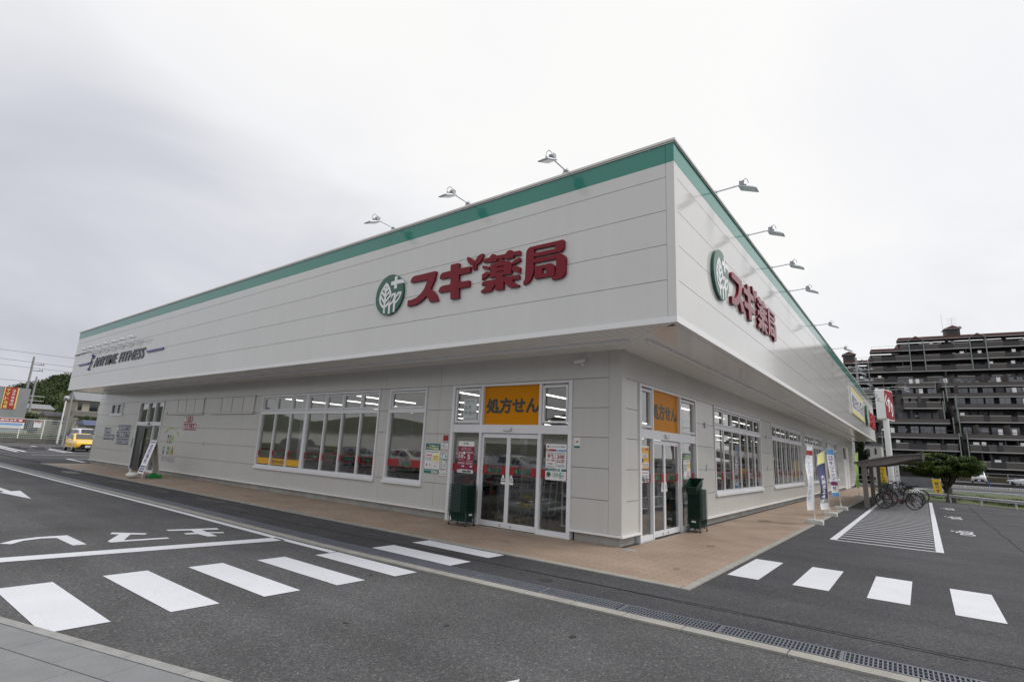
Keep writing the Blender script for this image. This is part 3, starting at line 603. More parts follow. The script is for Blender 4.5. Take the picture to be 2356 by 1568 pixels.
# side service door at the far end
f = MB(); 
for q in ((36.9,37.0,0,2.98),(40.2,40.3,0,2.98),(37.0,40.2,2.9,2.98),(37.0,40.2,2.02,2.1),(38.8,38.88,0,2.9)): fbox(f, FR, *q, -.03, .08)
for q in ((37.0,38.8,.02,2.02),(38.88,40.2,.02,2.02),(38.88,40.2,2.1,2.9)): fbox(f, FR, *q, .0, .04)
e = part(f, 'service_door', M['trim']); pn = MB(); fbox(pn, FR, 37.3,38.5,2.15,2.85,.03,.05); sub(pn, 'pane', M['darkglass'], e)
hn = MB(); hn.tube(fp(FR,38.6,.95,0),fp(FR,38.6,.95,-.06),.03,8); sub(hn, 'door_handle', M['chrome'], e)
# vents, pull boxes
for fr, a, z, r in ((FR,6.45,2.47,.07),(FR,13.35,2.5,.06),(FR,20.9,2.5,.06),(FL,-22.8,2.5,.05)):
    v = MB(); v.tube(fp(fr,a,z,0), fp(fr,a,z,-.035), r, 20); part(v, 'vent_cap', M['galv'])
for fr, a, z in ((FR,6.47,1.42),(FR,13.35,1.42),(FR,20.9,1.42),(FL,-18.86,1.36)):
    v = MB(); fbox(v, fr, a-.03, a+.03, z-.09, z+.06, -.02, 0); part(v, 'wall_socket', M['galv'])
# wing wall with a sign at the far end of the side
pass
# ------------------------------------------------ interior
it = MB()
it.box(-15.4,-1.9,1.76,36,.0,.010)
part(it, 'shop_floor', mat('shop_floor', (0.32,0.31,0.29), .12, var=.05))
it = MB(); it.box(-15.4,-1.77,1.71,42.9,3.12,3.28); it.box(-31.8,-15.5,1.71,14,3.12,3.28); part(it, 'ceiling', mat('ceiling_grey', (0.30,0.29,0.26), .8))
it = MB(); it.box(-15.5,-15.4,1.71,42.9,0,3.2); it.box(-15.4,-1.77,36,36.1,0,3.2); it.box(-31.8,-15.6,9,9.1,0,3.2); it.box(-31.8,-31.7,1.71,9,0,3.2); it.box(-1.9,-1.77,1.72,1.9,0,3.2); part(it, 'inner_wall', mat('inner_wall', (0.52,0.50,0.44), .7))
it = MB()
for x_, y_ in ((-13.6,2.3),(-7.55,2.3),(-2.9,8.4),(-2.9,15.4),(-2.9,22.4),(-2.9,29.4),(-9,8.4),(-9,15.4)):
    it = MB(); it.box(x_,x_+.2,y_,y_+.2,0,3.11); part(it, 'inner_column', M['trim'])
lt = MB(); 
for i in range(7):
    lt = MB(); x_ = -14.2+i*1.95; yv = 2.0+(i % 2)*.9
    while yv < 34: lt.box(x_, x_+.035, yv, yv+2.3, 2.965, 2.99, 0); lt.box(x_-.02, x_+.055, yv, yv+2.3, 2.992, 3.03, 1); yv += 3.4
    part(lt, 'strip_light', [mat('tube_glow', (1,1,1), .5, emit=(1.0,.97,.9), estr=3.6), M['trim']])
lt = MB(); lt.box(-30,-23.5,4,4.1,2.9,2.93); lt.box(-30,-23.5,6.5,6.6,2.9,2.93); part(lt, 'gym_light', MATS['tube_glow'])
# goods on shelving: gondolas are things; the packets on them cannot be counted
goods_cols = [mat('pack%d' % i, tuple(.6*v+.03 for v in srgb(*c)), .5) for i, c in enumerate(((200,60,60),(230,200,80),(70,120,180),(230,230,225),(80,150,90),(220,130,60),(180,90,140),(60,70,110)))]
rg = random.Random(5); gd = MB()
def gondola(x, y, lx, ly, h, lab):
    s = MB(); s.box(x, x+lx, y, y+ly, 0.01, .14)
    alongy = ly > lx
    if alongy: s.box(x+lx/2-.02, x+lx/2+.02, y, y+ly, .14, h)
    else: s.box(x, x+lx, y+ly/2-.02, y+ly/2+.02, .14, h)
    nz = int((h-.2)/.34)
    for i in range(nz+1):
        z = .14+i*.34
        if i: s.box(x, x+lx, y, y+ly, z-.02, z)
        if z+.2 > h: continue
        q = 0.03; L_ = ly if alongy else lx
        while q < L_-.12:
            w = rg.uniform(.07,.16); hh = rg.uniform(.14,.29); mi = rg.choice([0,1,2,3,3,4,5,6,7,7,7,7])
            for side in (0, 1):
                if alongy: gd.box(x+.04 if side == 0 else x+lx-.2, x+.2 if side == 0 else x+lx-.04, y+q, y+q+w-.01, z+.002, z+hh, mi)
                else: gd.box(x+q, x+q+w-.01, y+.04 if side == 0 else y+ly-.2, y+.2 if side == 0 else y+ly-.04, z+.002, z+hh, mi)
            q += w
    return tag(s.build('display_shelf', M['trim']), lab, 'shelf', 'display shelves inside the shop')
gondola(-11.8,4.2,.9,7,1.45,'white display shelf seen through the wide front window behind its right half'); gondola(-9.6,4.2,.9,7,1.45,'white display shelf seen behind the tall single front window')
gondola(-14.4,4.2,.9,7,1.45,'white display shelf furthest left behind the wide front window'); gondola(-7.2,5.5,.9,7,1.45,'white display shelf behind the left glass of the front entrance')
gondola(-3.8,7.6,.8,5.2,1.5,'white display shelf behind the first side window from the corner'); gondola(-3.8,14.4,.8,5.6,1.5,'white display shelf behind the second side window from the corner')
gondola(-3.8,21.5,.8,5.6,1.5,'white display shelf behind the third side window from the corner'); gondola(-5.8,6.5,.8,8,1.5,'white display shelf standing deeper behind the side entrance')
tag(gd.build('shelf_goods', goods_cols), 'mixed coloured packets filling the shelves inside the shop', 'goods', kind='stuff')
for nm, cc, x0, x1, y, z0, z1, lab in (('hanging_sign', M['yellow'], -9.9,-8.2, 7.2, 2.45, 2.75, 'orange sign board hanging inside above the shelves behind the wide front window'), ('hanging_sign', M['egreen'], -10.9,-9.9, 9.2, 2.2, 2.5, 'dark green sign board hanging inside behind the wide front window'),
  ('hanging_sign', M['red2'], -6.6,-5.2, 12, 2.3, 2.7, 'red sign board hanging inside behind the side windows'), ('hanging_sign', M['white'], -13.4,-12.5, 6.2, 1.9, 2.35, 'white notice board hanging inside behind the left front panes')):
    hs_ = MB(); hs_.box(x0,x1,y,y+.04,z0,z1); hs_.tube((x0+.1,y+.02,z1),(x0+.1,y+.02,3.12),.006,5); hs_.tube((x1-.1,y+.02,z1),(x1-.1,y+.02,3.12),.006,5); tag(hs_.build(nm, cc), lab, 'hanging sign')
# row of nested trolleys and a basket rack inside the front doors
def trolley(x, y, lab, i):
    o = empty('shopping_trolley', (x, y, 0)); tag(o, lab, 'shopping trolley', 'nested trolleys inside the front doors')
    f = MB()
    for s_ in (-.24, .24): f.path([(s_,-.35,.12),(s_,.4,.12),(s_,.45,.5),(s_,.52,1.0)], .014, 6)
    f.path([(-.24,.52,1.0),(.24,.52,1.0)], .02, 8); f.build('frame', M['galv'], o)
    b = MB(); 
    for z, w, d0, d1 in ((.5,.18,-.3,.36),(.7,.21,-.34,.4),(.86,.23,-.38,.44)): b.path([(-w,d0,z),(w,d0,z),(w,d1,z),(-w,d1,z),(-w,d0,z)], .008, 5)
    for t_ in range(7): w = -.18+.06*t_; b.tube((w,-.3,.5),(w*1.28,-.38,.86),.005,4); b.tube((w,-.3,.5),(w,.36,.5),.005,4)
    b.build('basket', M['galv'], o)
    for sx_ in (-.22,.22):
        for sy_ in (-.32,.38): w = MB(); w.tube((sx_-.012,sy_,.055),(sx_+.012,sy_,.055),.05,12); w.build('wheel', M['rubber'], o)
for i, nm in enumerate(('nearest','second','third','fourth')): trolley(-4.75, 2.6+i*.28, '%s grey wire trolley of the nested row behind the left sliding door' % nm, i)
r = MB(); 
for x_ in (-3.35,-2.95): r.box(x_-.012,x_+.012,2.3,2.33,.12,1.15); r.box(x_-.012,x_+.012,2.7,2.73,.12,1.15)
for z_ in (.12,.45,.72,1.0): r.box(-3.36,-2.94,2.29,2.74,z_,z_+.02)
tag(r.build('wire_rack', M['trim']), 'narrow white wire rack behind the right glass of the front entrance', 'rack')
pc = MB(); pc.box(-5.03,-4.68,3.1,3.12,.30,.58,0); text_fit(pc, '798', (-4.98,3.095,.35), *FL, .25, .16, 1, bold=.03)
tag(pc.build('price_card', [mat('card_yellow', srgb(235,215,60), .6), M['red']]), 'yellow price card with red figures behind the sliding doors', 'price card')

# ================================================================ FASCIA SIGNS
G={'su':[[(-6.004,4.745),(-5.874,4.745),(-5.738,4.769),(-5.633,4.821),(-5.547,4.888),(-5.488,4.958),(-5.447,5.043),(-5.428,5.135),(-5.954,5.147),(-5.959,5.183),(-5.939,5.236),(-5.903,5.268),(-5.848,5.285),(-5.187,5.285),(-5.165,5.27),(-5.181,5.188),(-5.217,5.06),(-5.269,4.978),(-5.303,4.908),(-5.201,4.835),(-5.137,4.766),(-5.088,4.687),(-5.052,4.608),(-5.304,4.615),(-5.341,4.688),(-5.397,4.75),(-5.432,4.764),(-5.517,4.701),(-5.638,4.645),(-5.779,4.612),(-5.997,4.607)]],'gi':[[(-4.749,5.344),(-4.52,5.342),(-4.51,5.333),(-4.5,5.218),(-4.19,5.205),(-4.185,5.083),(-4.497,5.084),(-4.483,4.923),(-4.193,4.912),(-4.183,4.783),(-4.471,4.786),(-4.452,4.577),(-4.687,4.586),(-4.707,4.775),(-5.045,4.783),(-5.046,4.838),(-5.021,4.886),(-4.974,4.908),(-4.941,4.916),(-4.718,4.915),(-4.731,5.073),(-5.046,5.082),(-5.046,5.134),(-5.021,5.182),(-4.97,5.21),(-4.741,5.21)]],'leafa':[[(-4.3,5.427),(-4.234,5.412),(-4.173,5.38),(-4.124,5.339),(-4.094,5.297),(-4.084,5.111),(-4.13,5.126),(-4.136,5.209),(-4.188,5.237),(-4.237,5.278),(-4.273,5.331),(-4.293,5.378)]],'leafb':[[(-4.071,5.286),(-4.043,5.337),(-4.003,5.386),(-3.952,5.412),(-3.873,5.419),(-3.858,5.4),(-3.868,5.346),(-3.898,5.288),(-3.947,5.241),(-4.029,5.214),(-4.03,5.108),(-4.066,5.118),(-4.076,5.244)]],'yaku_top':[[(-3.858,5.228),(-3.841,5.272),(-3.809,5.293),(-3.776,5.296),(-3.695,5.297),(-3.665,5.334),(-3.633,5.355),(-3.593,5.354),(-3.543,5.33),(-3.509,5.3),(-3.292,5.295),(-3.267,5.33),(-3.23,5.352),(-3.184,5.353),(-3.129,5.331),(-3.089,5.297),(-2.949,5.293),(-2.941,5.21),(-3.096,5.222),(-3.094,5.183),(-3.29,5.187),(-3.315,5.22),(-3.509,5.228),(-3.506,5.191),(-3.704,5.193),(-3.722,5.219)]],'yaku_mid':[[(-3.664,5.144),(-3.491,5.143),(-3.478,5.183),(-3.44,5.208),(-3.393,5.215),(-3.344,5.19),(-3.31,5.144),(-3.217,5.14),(-3.17,5.118),(-3.138,5.086),(-3.128,5.053),(-3.133,4.869),(-3.344,4.871),(-3.299,4.825),(-2.951,4.816),(-2.939,4.804),(-2.939,4.733),(-3.103,4.741),(-3.063,4.688),(-3.016,4.652),(-2.978,4.638),(-2.941,4.624),(-2.942,4.588),(-3.14,4.593),(-3.187,4.617),(-3.236,4.665),(-3.277,4.723),(-3.309,4.744),(-3.304,4.588),(-3.501,4.599),(-3.511,4.742),(-3.541,4.689),(-3.584,4.625),(-3.638,4.595),(-3.861,4.599),(-3.865,4.645),(-3.805,4.665),(-3.758,4.697),(-3.729,4.748),(-3.86,4.749),(-3.854,4.784),(-3.824,4.819),(-3.784,4.825),(-3.51,4.819),(-3.489,4.873),(-3.665,4.877)],[(-3.494,5.072),(-3.314,5.068),(-3.312,5.048),(-3.493,5.05)],[(-3.492,4.971),(-3.311,4.968),(-3.31,4.951),(-3.491,4.954)]],'yaku_a':[[(-3.864,5.163),(-3.686,5.109),(-3.686,5.051),(-3.86,5.099)]],'yaku_b':[[(-3.863,4.977),(-3.74,5.018),(-3.677,4.99),(-3.686,4.946),(-3.741,4.91),(-3.86,4.861)]],'yaku_c':[[(-3.116,5.108),(-2.954,5.159),(-2.938,5.146),(-2.935,5.086),(-3.109,5.039)]],'yaku_d':[[(-3.12,4.975),(-3.103,5.01),(-3.062,5.018),(-2.997,4.993),(-2.932,4.959),(-2.934,4.847),(-3.021,4.881),(-3.098,4.92),(-3.119,4.946)]],'kyoku':[[(-2.799,5.21),(-2.79,5.254),(-2.761,5.288),(-2.724,5.31),(-2.682,5.312),(-1.995,5.305),(-1.977,5.29),(-1.974,5.163),(-1.993,5.123),(-2.027,5.099),(-2.062,5.093),(-2.62,5.102),(-2.618,5.062),(-2.061,5.054),(-2.019,5.044),(-1.969,5.012),(-1.941,4.975),(-1.929,4.923),(-1.933,4.677),(-1.959,4.633),(-1.999,4.603),(-2.054,4.594),(-2.211,4.595),(-2.213,4.658),(-2.16,4.661),(-2.133,4.688),(-2.128,4.749),(-2.132,4.978),(-2.622,4.985),(-2.612,4.848),(-2.627,4.767),(-2.669,4.684),(-2.733,4.624),(-2.835,4.599),(-2.838,4.671),(-2.808,4.688),(-2.802,4.752)],[(-2.623,5.249),(-2.162,5.237),(-2.159,5.167),(-2.619,5.173)]],'kuchi':[[(-2.589,4.911),(-2.247,4.91),(-2.2,4.89),(-2.17,4.863),(-2.159,4.829),(-2.16,4.667),(-2.586,4.674)],[(-2.424,4.84),(-2.337,4.84),(-2.335,4.738),(-2.42,4.737)]],'cross':[[(-6.506,5.384),(-6.413,5.379),(-6.406,5.285),(-6.266,5.281),(-6.223,5.262),(-6.188,5.227),(-6.161,5.178),(-6.234,5.188),(-6.414,5.189),(-6.407,5.087),(-6.501,5.091),(-6.507,5.186),(-6.618,5.189),(-6.62,5.277),(-6.499,5.279)]],'leaf1':[[(-6.787,5.287),(-6.72,5.231),(-6.656,5.155),(-6.607,5.075),(-6.584,5.006),(-6.568,4.942),(-6.594,4.863),(-6.641,4.748),(-6.687,4.704),(-6.762,4.671),(-6.754,4.54),(-6.811,4.562),(-6.816,4.67),(-6.892,4.713),(-6.958,4.791),(-6.994,4.884),(-6.996,4.972),(-6.97,5.057),(-6.923,5.145),(-6.859,5.224)],[(-6.817,5.195),(-6.798,5.177),(-6.787,5.139),(-6.834,5.168)],[(-6.756,5.189),(-6.725,5.155),(-6.758,5.127)],[(-6.865,5.122),(-6.821,5.078),(-6.816,5.004),(-6.9,5.097)],[(-6.691,5.106),(-6.665,5.069),(-6.755,4.988),(-6.759,5.054)],[(-6.918,5.034),(-6.816,4.931),(-6.817,4.866),(-6.94,4.997)],[(-6.652,5.016),(-6.632,4.97),(-6.752,4.861),(-6.762,4.927)],[(-6.937,4.923),(-6.817,4.786),(-6.818,4.725),(-6.886,4.781),(-6.929,4.853)],[(-6.64,4.895),(-6.661,4.815),(-6.755,4.731),(-6.759,4.793)]],'leaf2':[[(-6.423,4.988),(-6.42,4.931),(-6.425,4.854),(-6.45,4.807),(-6.486,4.77),(-6.582,4.708),(-6.581,4.512),(-6.634,4.518),(-6.648,4.727),(-6.639,4.884),(-6.601,4.915),(-6.533,4.991)],[(-6.477,4.968),(-6.485,4.877),(-6.532,4.797),(-6.585,4.762),(-6.588,4.863)]],'leaf3':[[(-6.23,4.991),(-6.239,4.919),(-6.28,4.84),(-6.342,4.771),(-6.413,4.727),(-6.416,4.54),(-6.469,4.533),(-6.481,4.769),(-6.45,4.807),(-6.43,4.847),(-6.423,4.91),(-6.346,4.995)],[(-6.286,4.965),(-6.304,4.872),(-6.358,4.816),(-6.417,4.778),(-6.42,4.853)]]}
def glyph(key, parent, name, fr, dx, depth, m, off=0.0, sx=1.0, z0=0.0):
    loops = [[(p[0]*sx, p[1]) for p in l] for l in G[key]]
    V, Fc = shape2d(loops, depth); mb = MB()
    if fr is FL: P = [(v[0]+dx, -off-depth/2-v[2], v[1]+z0) for v in V]
    else: P = [(off+depth/2+v[2], v[0]+dx, v[1]+z0) for v in V]
    mb.add(P, Fc); return mb
def sign_set(fr, dx, lab, lab2, sx=1.0, off=.004):
    t = empty('lettering_sign', (0,0,0)); tag(t, lab, 'shop sign', 'red raised lettering on the fascia')
    for keys in (('su',), ('gi','leafa','leafb'), ('yaku_top','yaku_mid','yaku_a','yaku_b','yaku_c','yaku_d'), ('kyoku','kuchi')):
        mb = MB()
        for k_ in keys: q = glyph(k_, None, '', fr, dx, .055, None, off, sx); mb.add(q.v, q.f)
        mb.build('character', M['red'], t)
    e = empty('emblem_sign', (0,0,0)); tag(e, lab2, 'emblem', 'round green emblems on the fascia')
    c = (-6.655*sx+dx); dsc = MB(); n = 56; P = [(.478*sx*math.cos(2*math.pi*i/n), .478*math.sin(2*math.pi*i/n)) for i in range(n)]
    o = (c, -off, 4.975) if fr is FL else (off, c, 4.975)
    dsc.prism(P, o, fr[0], fr[1], Vector(fr[2])*.055); d = dsc.build('disc', M['egreen'], e)
    for k_ in ('cross','leaf1','leaf2','leaf3'): glyph(k_, None, '', fr, dx, .004, None, off+.0555, sx).build('emblem_mark', M['white'], d)
sign_set(FL, 0, 'four large raised dark red characters on the front fascia', 'round green and white leaf emblem left of the red characters on the front fascia')
sign_set(FR, 8.88, 'four large raised dark red characters on the side fascia near the corner', 'round green and white leaf emblem on the side fascia near the corner')
sign_set(FR, 49.0-.0, 'red characters at the far end of the side fascia', 'green emblem at the far end of the side fascia, past the yellow panel', sx=2.05) if False else None
# far pair, larger
t = empty('lettering_sign', (0,0,0)); tag(t, 'bright red raised characters at the far end of the side fascia', 'shop sign', 'red raised lettering on the fascia')
for i, ch in enumerate('スギ薬局'):
    mb = MB(); text_fit(mb, ch, (.01, 37.1+i*1.55, 4.45), *FR, 1.35, 1.1, 0, bold=.008, depth=.08); mb.build('character', mat('bright_red', srgb(190,30,50), .4), t)
e = MB(); n = 48; P = [(.95*math.cos(2*math.pi*i/n), .72*math.sin(2*math.pi*i/n)) for i in range(n)]; e.prism(P, (.004, 35.6, 5.02), *FR[:2], Vector(FR[2])*.12, 1, 0)
tag(e.build('emblem_sign', [M['egreen'], mat('emblem_pale', srgb(176,200,192), .2)]), 'round green emblem at the far end of the side fascia beside the yellow panel', 'emblem', 'round green emblems on the fascia')
ys = MB(); ys.box(.004,.06,25.6,33.2,4.38,5.78,0); ys.box(.06,.066,25.6,33.2,5.6,5.78,1); ys.box(.06,.066,25.6,33.2,4.38,4.56,1)
text_fit(ys, '処方せん受付', (.063, 25.9, 4.68), *FR, 7.0, .80, 2, bold=.02); tag(ys.build('fascia_panel_sign', [M['white'], mat('lemon', srgb(214,200,96), .4), mat('navy', srgb(40,40,80), .5)]), 'white sign panel with yellow stripes and dark characters on the side fascia', 'sign')
# gym lettering
t = empty('gym_sign', (0,0,0)); tag(t, 'slanted dark gym lettering with purple bars at the left end of the front fascia', 'gym sign')
def gymtxt(body, x0, w, name):
    mb = MB(); text_fit(mb, body, (x0, -.004, 4.57), *FL, w, .44, 0, bold=.015, depth=.03, shear=.25)
    o = mb.build(name, M['charcoal'], t); return o
gymtxt('ANYTIME', -27.95, 3.15, 'word'); gymtxt('FITNESS', -24.5, 2.95, 'word')
mb = MB(); mb.box(-30.25,-28.7,-.045,-.004,4.76,4.84); mb.build('bar', M['purple'], t); mb = MB(); mb.box(-21.3,-19.7,-.045,-.004,4.76,4.84); mb.build('bar', M['purple'], t)
mb = MB(); mb.path([(-28.5,-.03,4.52),(-28.42,-.03,4.68),(-28.30,-.03,4.78),(-28.33,-.03,4.95),(-28.25,-.03,5.10)], .022, 8); mb.path([(-28.62,-.03,4.85),(-28.5,-.03,4.80),(-28.33,-.03,4.90)], .02, 8); mb.path([(-28.25,-.03,5.08),(-28.12,-.03,5.02),(-28.02,-.03,5.14)], .02, 8); mb.ball((-28.52,-.03,4.5), .055, 10); mb.ball((-28.3,-.03,5.16), .05, 10)
mb.build('running_figure', M['purple'], t)
lr = empty('light_bar', (0,0,0)); tag(lr, 'white bar of small spotlights above the gym lettering', 'light bar')
mb = MB(); mb.tube((-29.0,-.28,5.42),(-21.9,-.28,5.42),.02,8); mb.build('bar', M['trim'], lr)
for i in range(7):
    x_ = -28.4+i*1.05; mb = MB(); mb.box(x_-.03,x_+.03,-.28,-.004,5.26,5.32); mb.tube((x_,-.28,5.28),(x_,-.28,5.42),.012,6); mb.box(x_-.06,x_+.06,-.02,-.004,5.2,5.36); mb.build('bracket', M['trim'], lr)
    mb = MB(); mb.tube((x_-.42,-.36,5.46),(x_-.05,-.30,5.42),.045,10,r1=.06); mb.build('lamp_head', M['trim'], lr)
mb = MB(); pts = [(-31.3+i*.2, -.03-.02*math.sin(i*1.3), 5.36+.015*math.sin(i*1.9)+i*.004) for i in range(13)]; mb.path(pts, .02, 6); tag(mb.build('cable', M['steel']), 'dark sagging cable running to the light bar at the left end of the fascia', 'cable')

# ================================================================ FLOODLIGHTS
M['bracket'] = mat('bracket_grey', (0.30,0.31,0.33), .4, .4)
def floodlight(lab, grp, loc, rz, arm=.46, tiltd=-22, first=[None]):
    if first[0] is not None and abs(arm-.46) < .01:
        o = copy_tree(first[0]); o.location = loc; o.rotation_euler = (0,0,rz); o['label'] = lab; o['group'] = grp; return o
    o = empty('floodlight', loc, rz); tag(o, lab, 'floodlight', grp)          # local: arm along -Y
    b = MB(); b.box(-.07,.07,.0,.12,.0,.055); b.box(-.04,.05,-.02,.06,.055,.085); b.box(.02,.03,.0,.05,.085,.12); b.build('mount', M['alu'], o)
    a = MB(); a.tube((0,.03,.07),(0,-arm,.09),.013,8); a.tube((0,-arm+.12,.085),(0,-arm+.12,.13),.004,5); a.build('arm', M['alu'], o)
    y0 = -arm
    br = MB(); br.box(-.085,-.078,y0-.08,y0+.01,.04,.13); br.box(.078,.085,y0-.08,y0+.01,.04,.13); br.box(-.078,.078,y0-.0,y0+.010,.085,.14); br.path([(.02,y0-.02,.17),(.0,y0-.09,.20),(-.03,y0-.13,.14),(-.02,y0-.14,.08)], .006, 6); br.box(-.035,.04,y0-.05,y0-.015,.09,.14); br.build('bracket', M['bracket'], o)
    h = MB(); c, s = math.cos(math.radians(tiltd)), math.sin(math.radians(tiltd))
    U = Vector((0,-c,s)); Wv = Vector((0,s,c)); q = Vector((0,y0+.03,.03)); Xh = Vector((1,0,0))
    P = []
    for (l, w, z) in ((0,.105,0),(.34,.105,0),(.34,.105,.02),(0,.105,.02)): P.append(q+U*l-Xh*w+Wv*z); P.append(q+U*l+Xh*w+Wv*z)
    h.add(P, [(0,2,3,1),(6,4,5,7)][:0]+[(1,3,5,7)][:0]+[(0,1,3,2),(4,5,7,6),(0,2,4,6),(1,7,5,3),(2,3,5,4),(0,6,7,1)])
    h.obox(q+U*.05-Xh*.075+Wv*.02, Xh*.15, U*.22, Wv*.022)
    hd = h.build('lamp_head', M['galv'], o, bevel=.006)
    ln = MB(); ln.obox(q+U*.02-Xh*.09-Wv*.006, Xh*.18, U*.30, Wv*.005); ln.build('lens', M['glasslens'], hd)
    if first[0] is None: first[0] = o
    return o
M['glasslens'] = mat('lens_white', (0.75,0.75,0.76), .15)
for x_, nm in ((-2.02,'nearest to the corner'), (-4.44,'second from the corner'), (-6.83,'third from the corner')):
    floodlight('grey floodlight on a thin arm on the front roof edge, %s' % nm, 'floodlights on the front roof edge', (x_,0,6.612), 0)
nth = ['nearest to the corner','second from the corner','third from the corner','fourth from the corner','fifth from the corner','sixth from the corner']
for y_, nm in zip((2.26,4.68,7.17,9.57,14.45,19.4), nth):
    floodlight('grey floodlight on a thin arm on the side roof edge, %s' % nm, 'floodlights on the side roof edge', (0,y_,6.612), math.radians(90))
nth = ['first','second','third','fourth','fifth','sixth','last']
for y_, nm in zip((24.9,26.9,29.2,31.8,36.9,39.3,41.8), nth):
    floodlight('small far floodlight on the side roof edge, %s of those above the far signs' % nm, 'floodlights above the far signs', (0,y_,6.612), math.radians(90))
for y_, nm in ((34.0,'nearer'),(35.4,'farther')):
    floodlight('far floodlight on an extra long arm over the green emblem, the %s of two' % nm, 'long-armed floodlights', (0,y_,6.612), math.radians(90), arm=2.25)
cmo = empty('security_camera', (-2.50,1.6,3.36)); tag(cmo, 'small white bullet security camera under the eaves above the front entrance', 'security camera')
m = MB(); m.tube((0,0,0),(0,-.02,0),.04,14); m.tube((0,-.02,0),(-.02,-.08,.04),.012,8); m.build('mount', M['trim'], cmo)
m = MB(); m.tube((.08,-.05,.065),(-.14,-.11,.03),.032,12); m.obox((.08,-.09,.095),(-.24,-.06,-.035),(0,.07,0),(0,0,.006)); m.build('camera_body', M['trim'], cmo)

# ================================================================ POSTERS AND STICKERS
CM = {'w':M['white'],'r':M['red2'],'k':M['black'],'y':mat('print_yellow',srgb(240,200,36),.6),'g':mat('print_green',srgb(20,112,104),.5),'b':mat('print_blue',srgb(90,150,205),.5),'m':mat('print_maroon',srgb(140,26,62),.4),
      'c':mat('print_cream',srgb(245,238,160),.5),'p':mat('print_pink',srgb(215,80,150),.5),'s':mat('print_skin',srgb(235,196,170),.5),'o':mat('print_orange',srgb(226,172,70),.5),'n':mat('print_navy',srgb(62,66,108),.5),'x':mat('print_grey',srgb(150,152,158),.5),'v':M['purple'],'G':mat('print_lime',srgb(150,190,60),.5),'t':mat('print_teal',srgb(60,160,150),.5),'R':M['red'],'L':mat('print_paleblue',srgb(190,205,225),.5)}
CK = list(CM)
def poster(name, lab, cat, fr, a0, a1, z0, z1, d, items, bg='w', group=None, th=.003):
    mb = MB(); fbox(mb, fr, a0, a1, z0, z1, d-th, d, CK.index(bg)) if bg else None; w, h = a1-a0, z1-z0; dd = d-th-.0012; tiny = random.Random(len(lab))
    for it_ in items:
        k = it_[0]; dd -= .0003
        if k == 'R': _, c, x, y, ww, hh = it_[:6]; fquad(mb, fr, a0+x*w, a0+(x+ww)*w, z0+y*h, z0+(y+hh)*h, dd-(.0006 if len(it_) > 6 else 0), CK.index(c))
        elif k == 'T': _, c, tx, x, y, ww, hh = it_; text_fit(mb, tx, fp(fr, a0+x*w, z0+y*h, dd-.0014), *fr, ww*w, hh*h, CK.index(c), bold=.025, res=2)
        elif k == 'O': _, c, x, y, r = it_; o = Vector(fp(fr, a0+x*w, z0+y*h, dd-.0004)); P = [o+Vector(fr[0])*math.cos(q*.3927)*r+Vector(fr[1])*math.sin(q*.3927)*r for q in range(16)]; mb.add(P, [tuple(range(16))], CK.index(c))
        elif k == 'L':     # small print: rows of short dashes too fine to read
            _, c, x, y, ww, hh, rows = it_
            for i in range(rows):
                q = x
                while q < x+ww-.01:
                    l = min(tiny.uniform(.03,.09), x+ww-q); fquad(mb, fr, a0+q*w, a0+(q+l*.8)*w, z0+(y+hh*(i+.25)/rows)*h, z0+(y+hh*(i+.7)/rows)*h, dd-.0007, CK.index(c)); q += l
    return tag(mb.build(name, [CM[c] for c in CK]), lab, cat, group)
poster('poster', 'maroon poster with large white 10 and 5 on left glass of front entrance', 'poster', FL, -5.77,-5.285,1.07,1.77,.038,
 [('R','m',0,.11,1,.73),('T','k','R Pay',.34,.88,.32,.085),('T','w','スギ薬局/ジャパンで',.22,.77,.6,.035),('T','w','楽天ペイアプリを使おう',.18,.715,.66,.035),('T','w','10',.06,.46,.30,.13),('T','w','%',.39,.46,.10,.06),('T','w','5',.62,.43,.16,.16),('L','w',.04,.60,.30,.07,2),('O','w',.40,.63,.035),('L','w',.52,.62,.44,.06,2),('T','w','ポイント',.05,.395,.34,.035),('L','w',.55,.37,.38,.03,1),('L','w',.04,.27,.42,.07,3),('L','w',.54,.27,.42,.07,3),('R','k',.33,.025,.26,.05),('R','k',.62,.025,.26,.05),('L','x',.03,.02,.26,.06,3),('R','w',.28,.19,.16,.04),('R','w',.8,.19,.14,.04)])
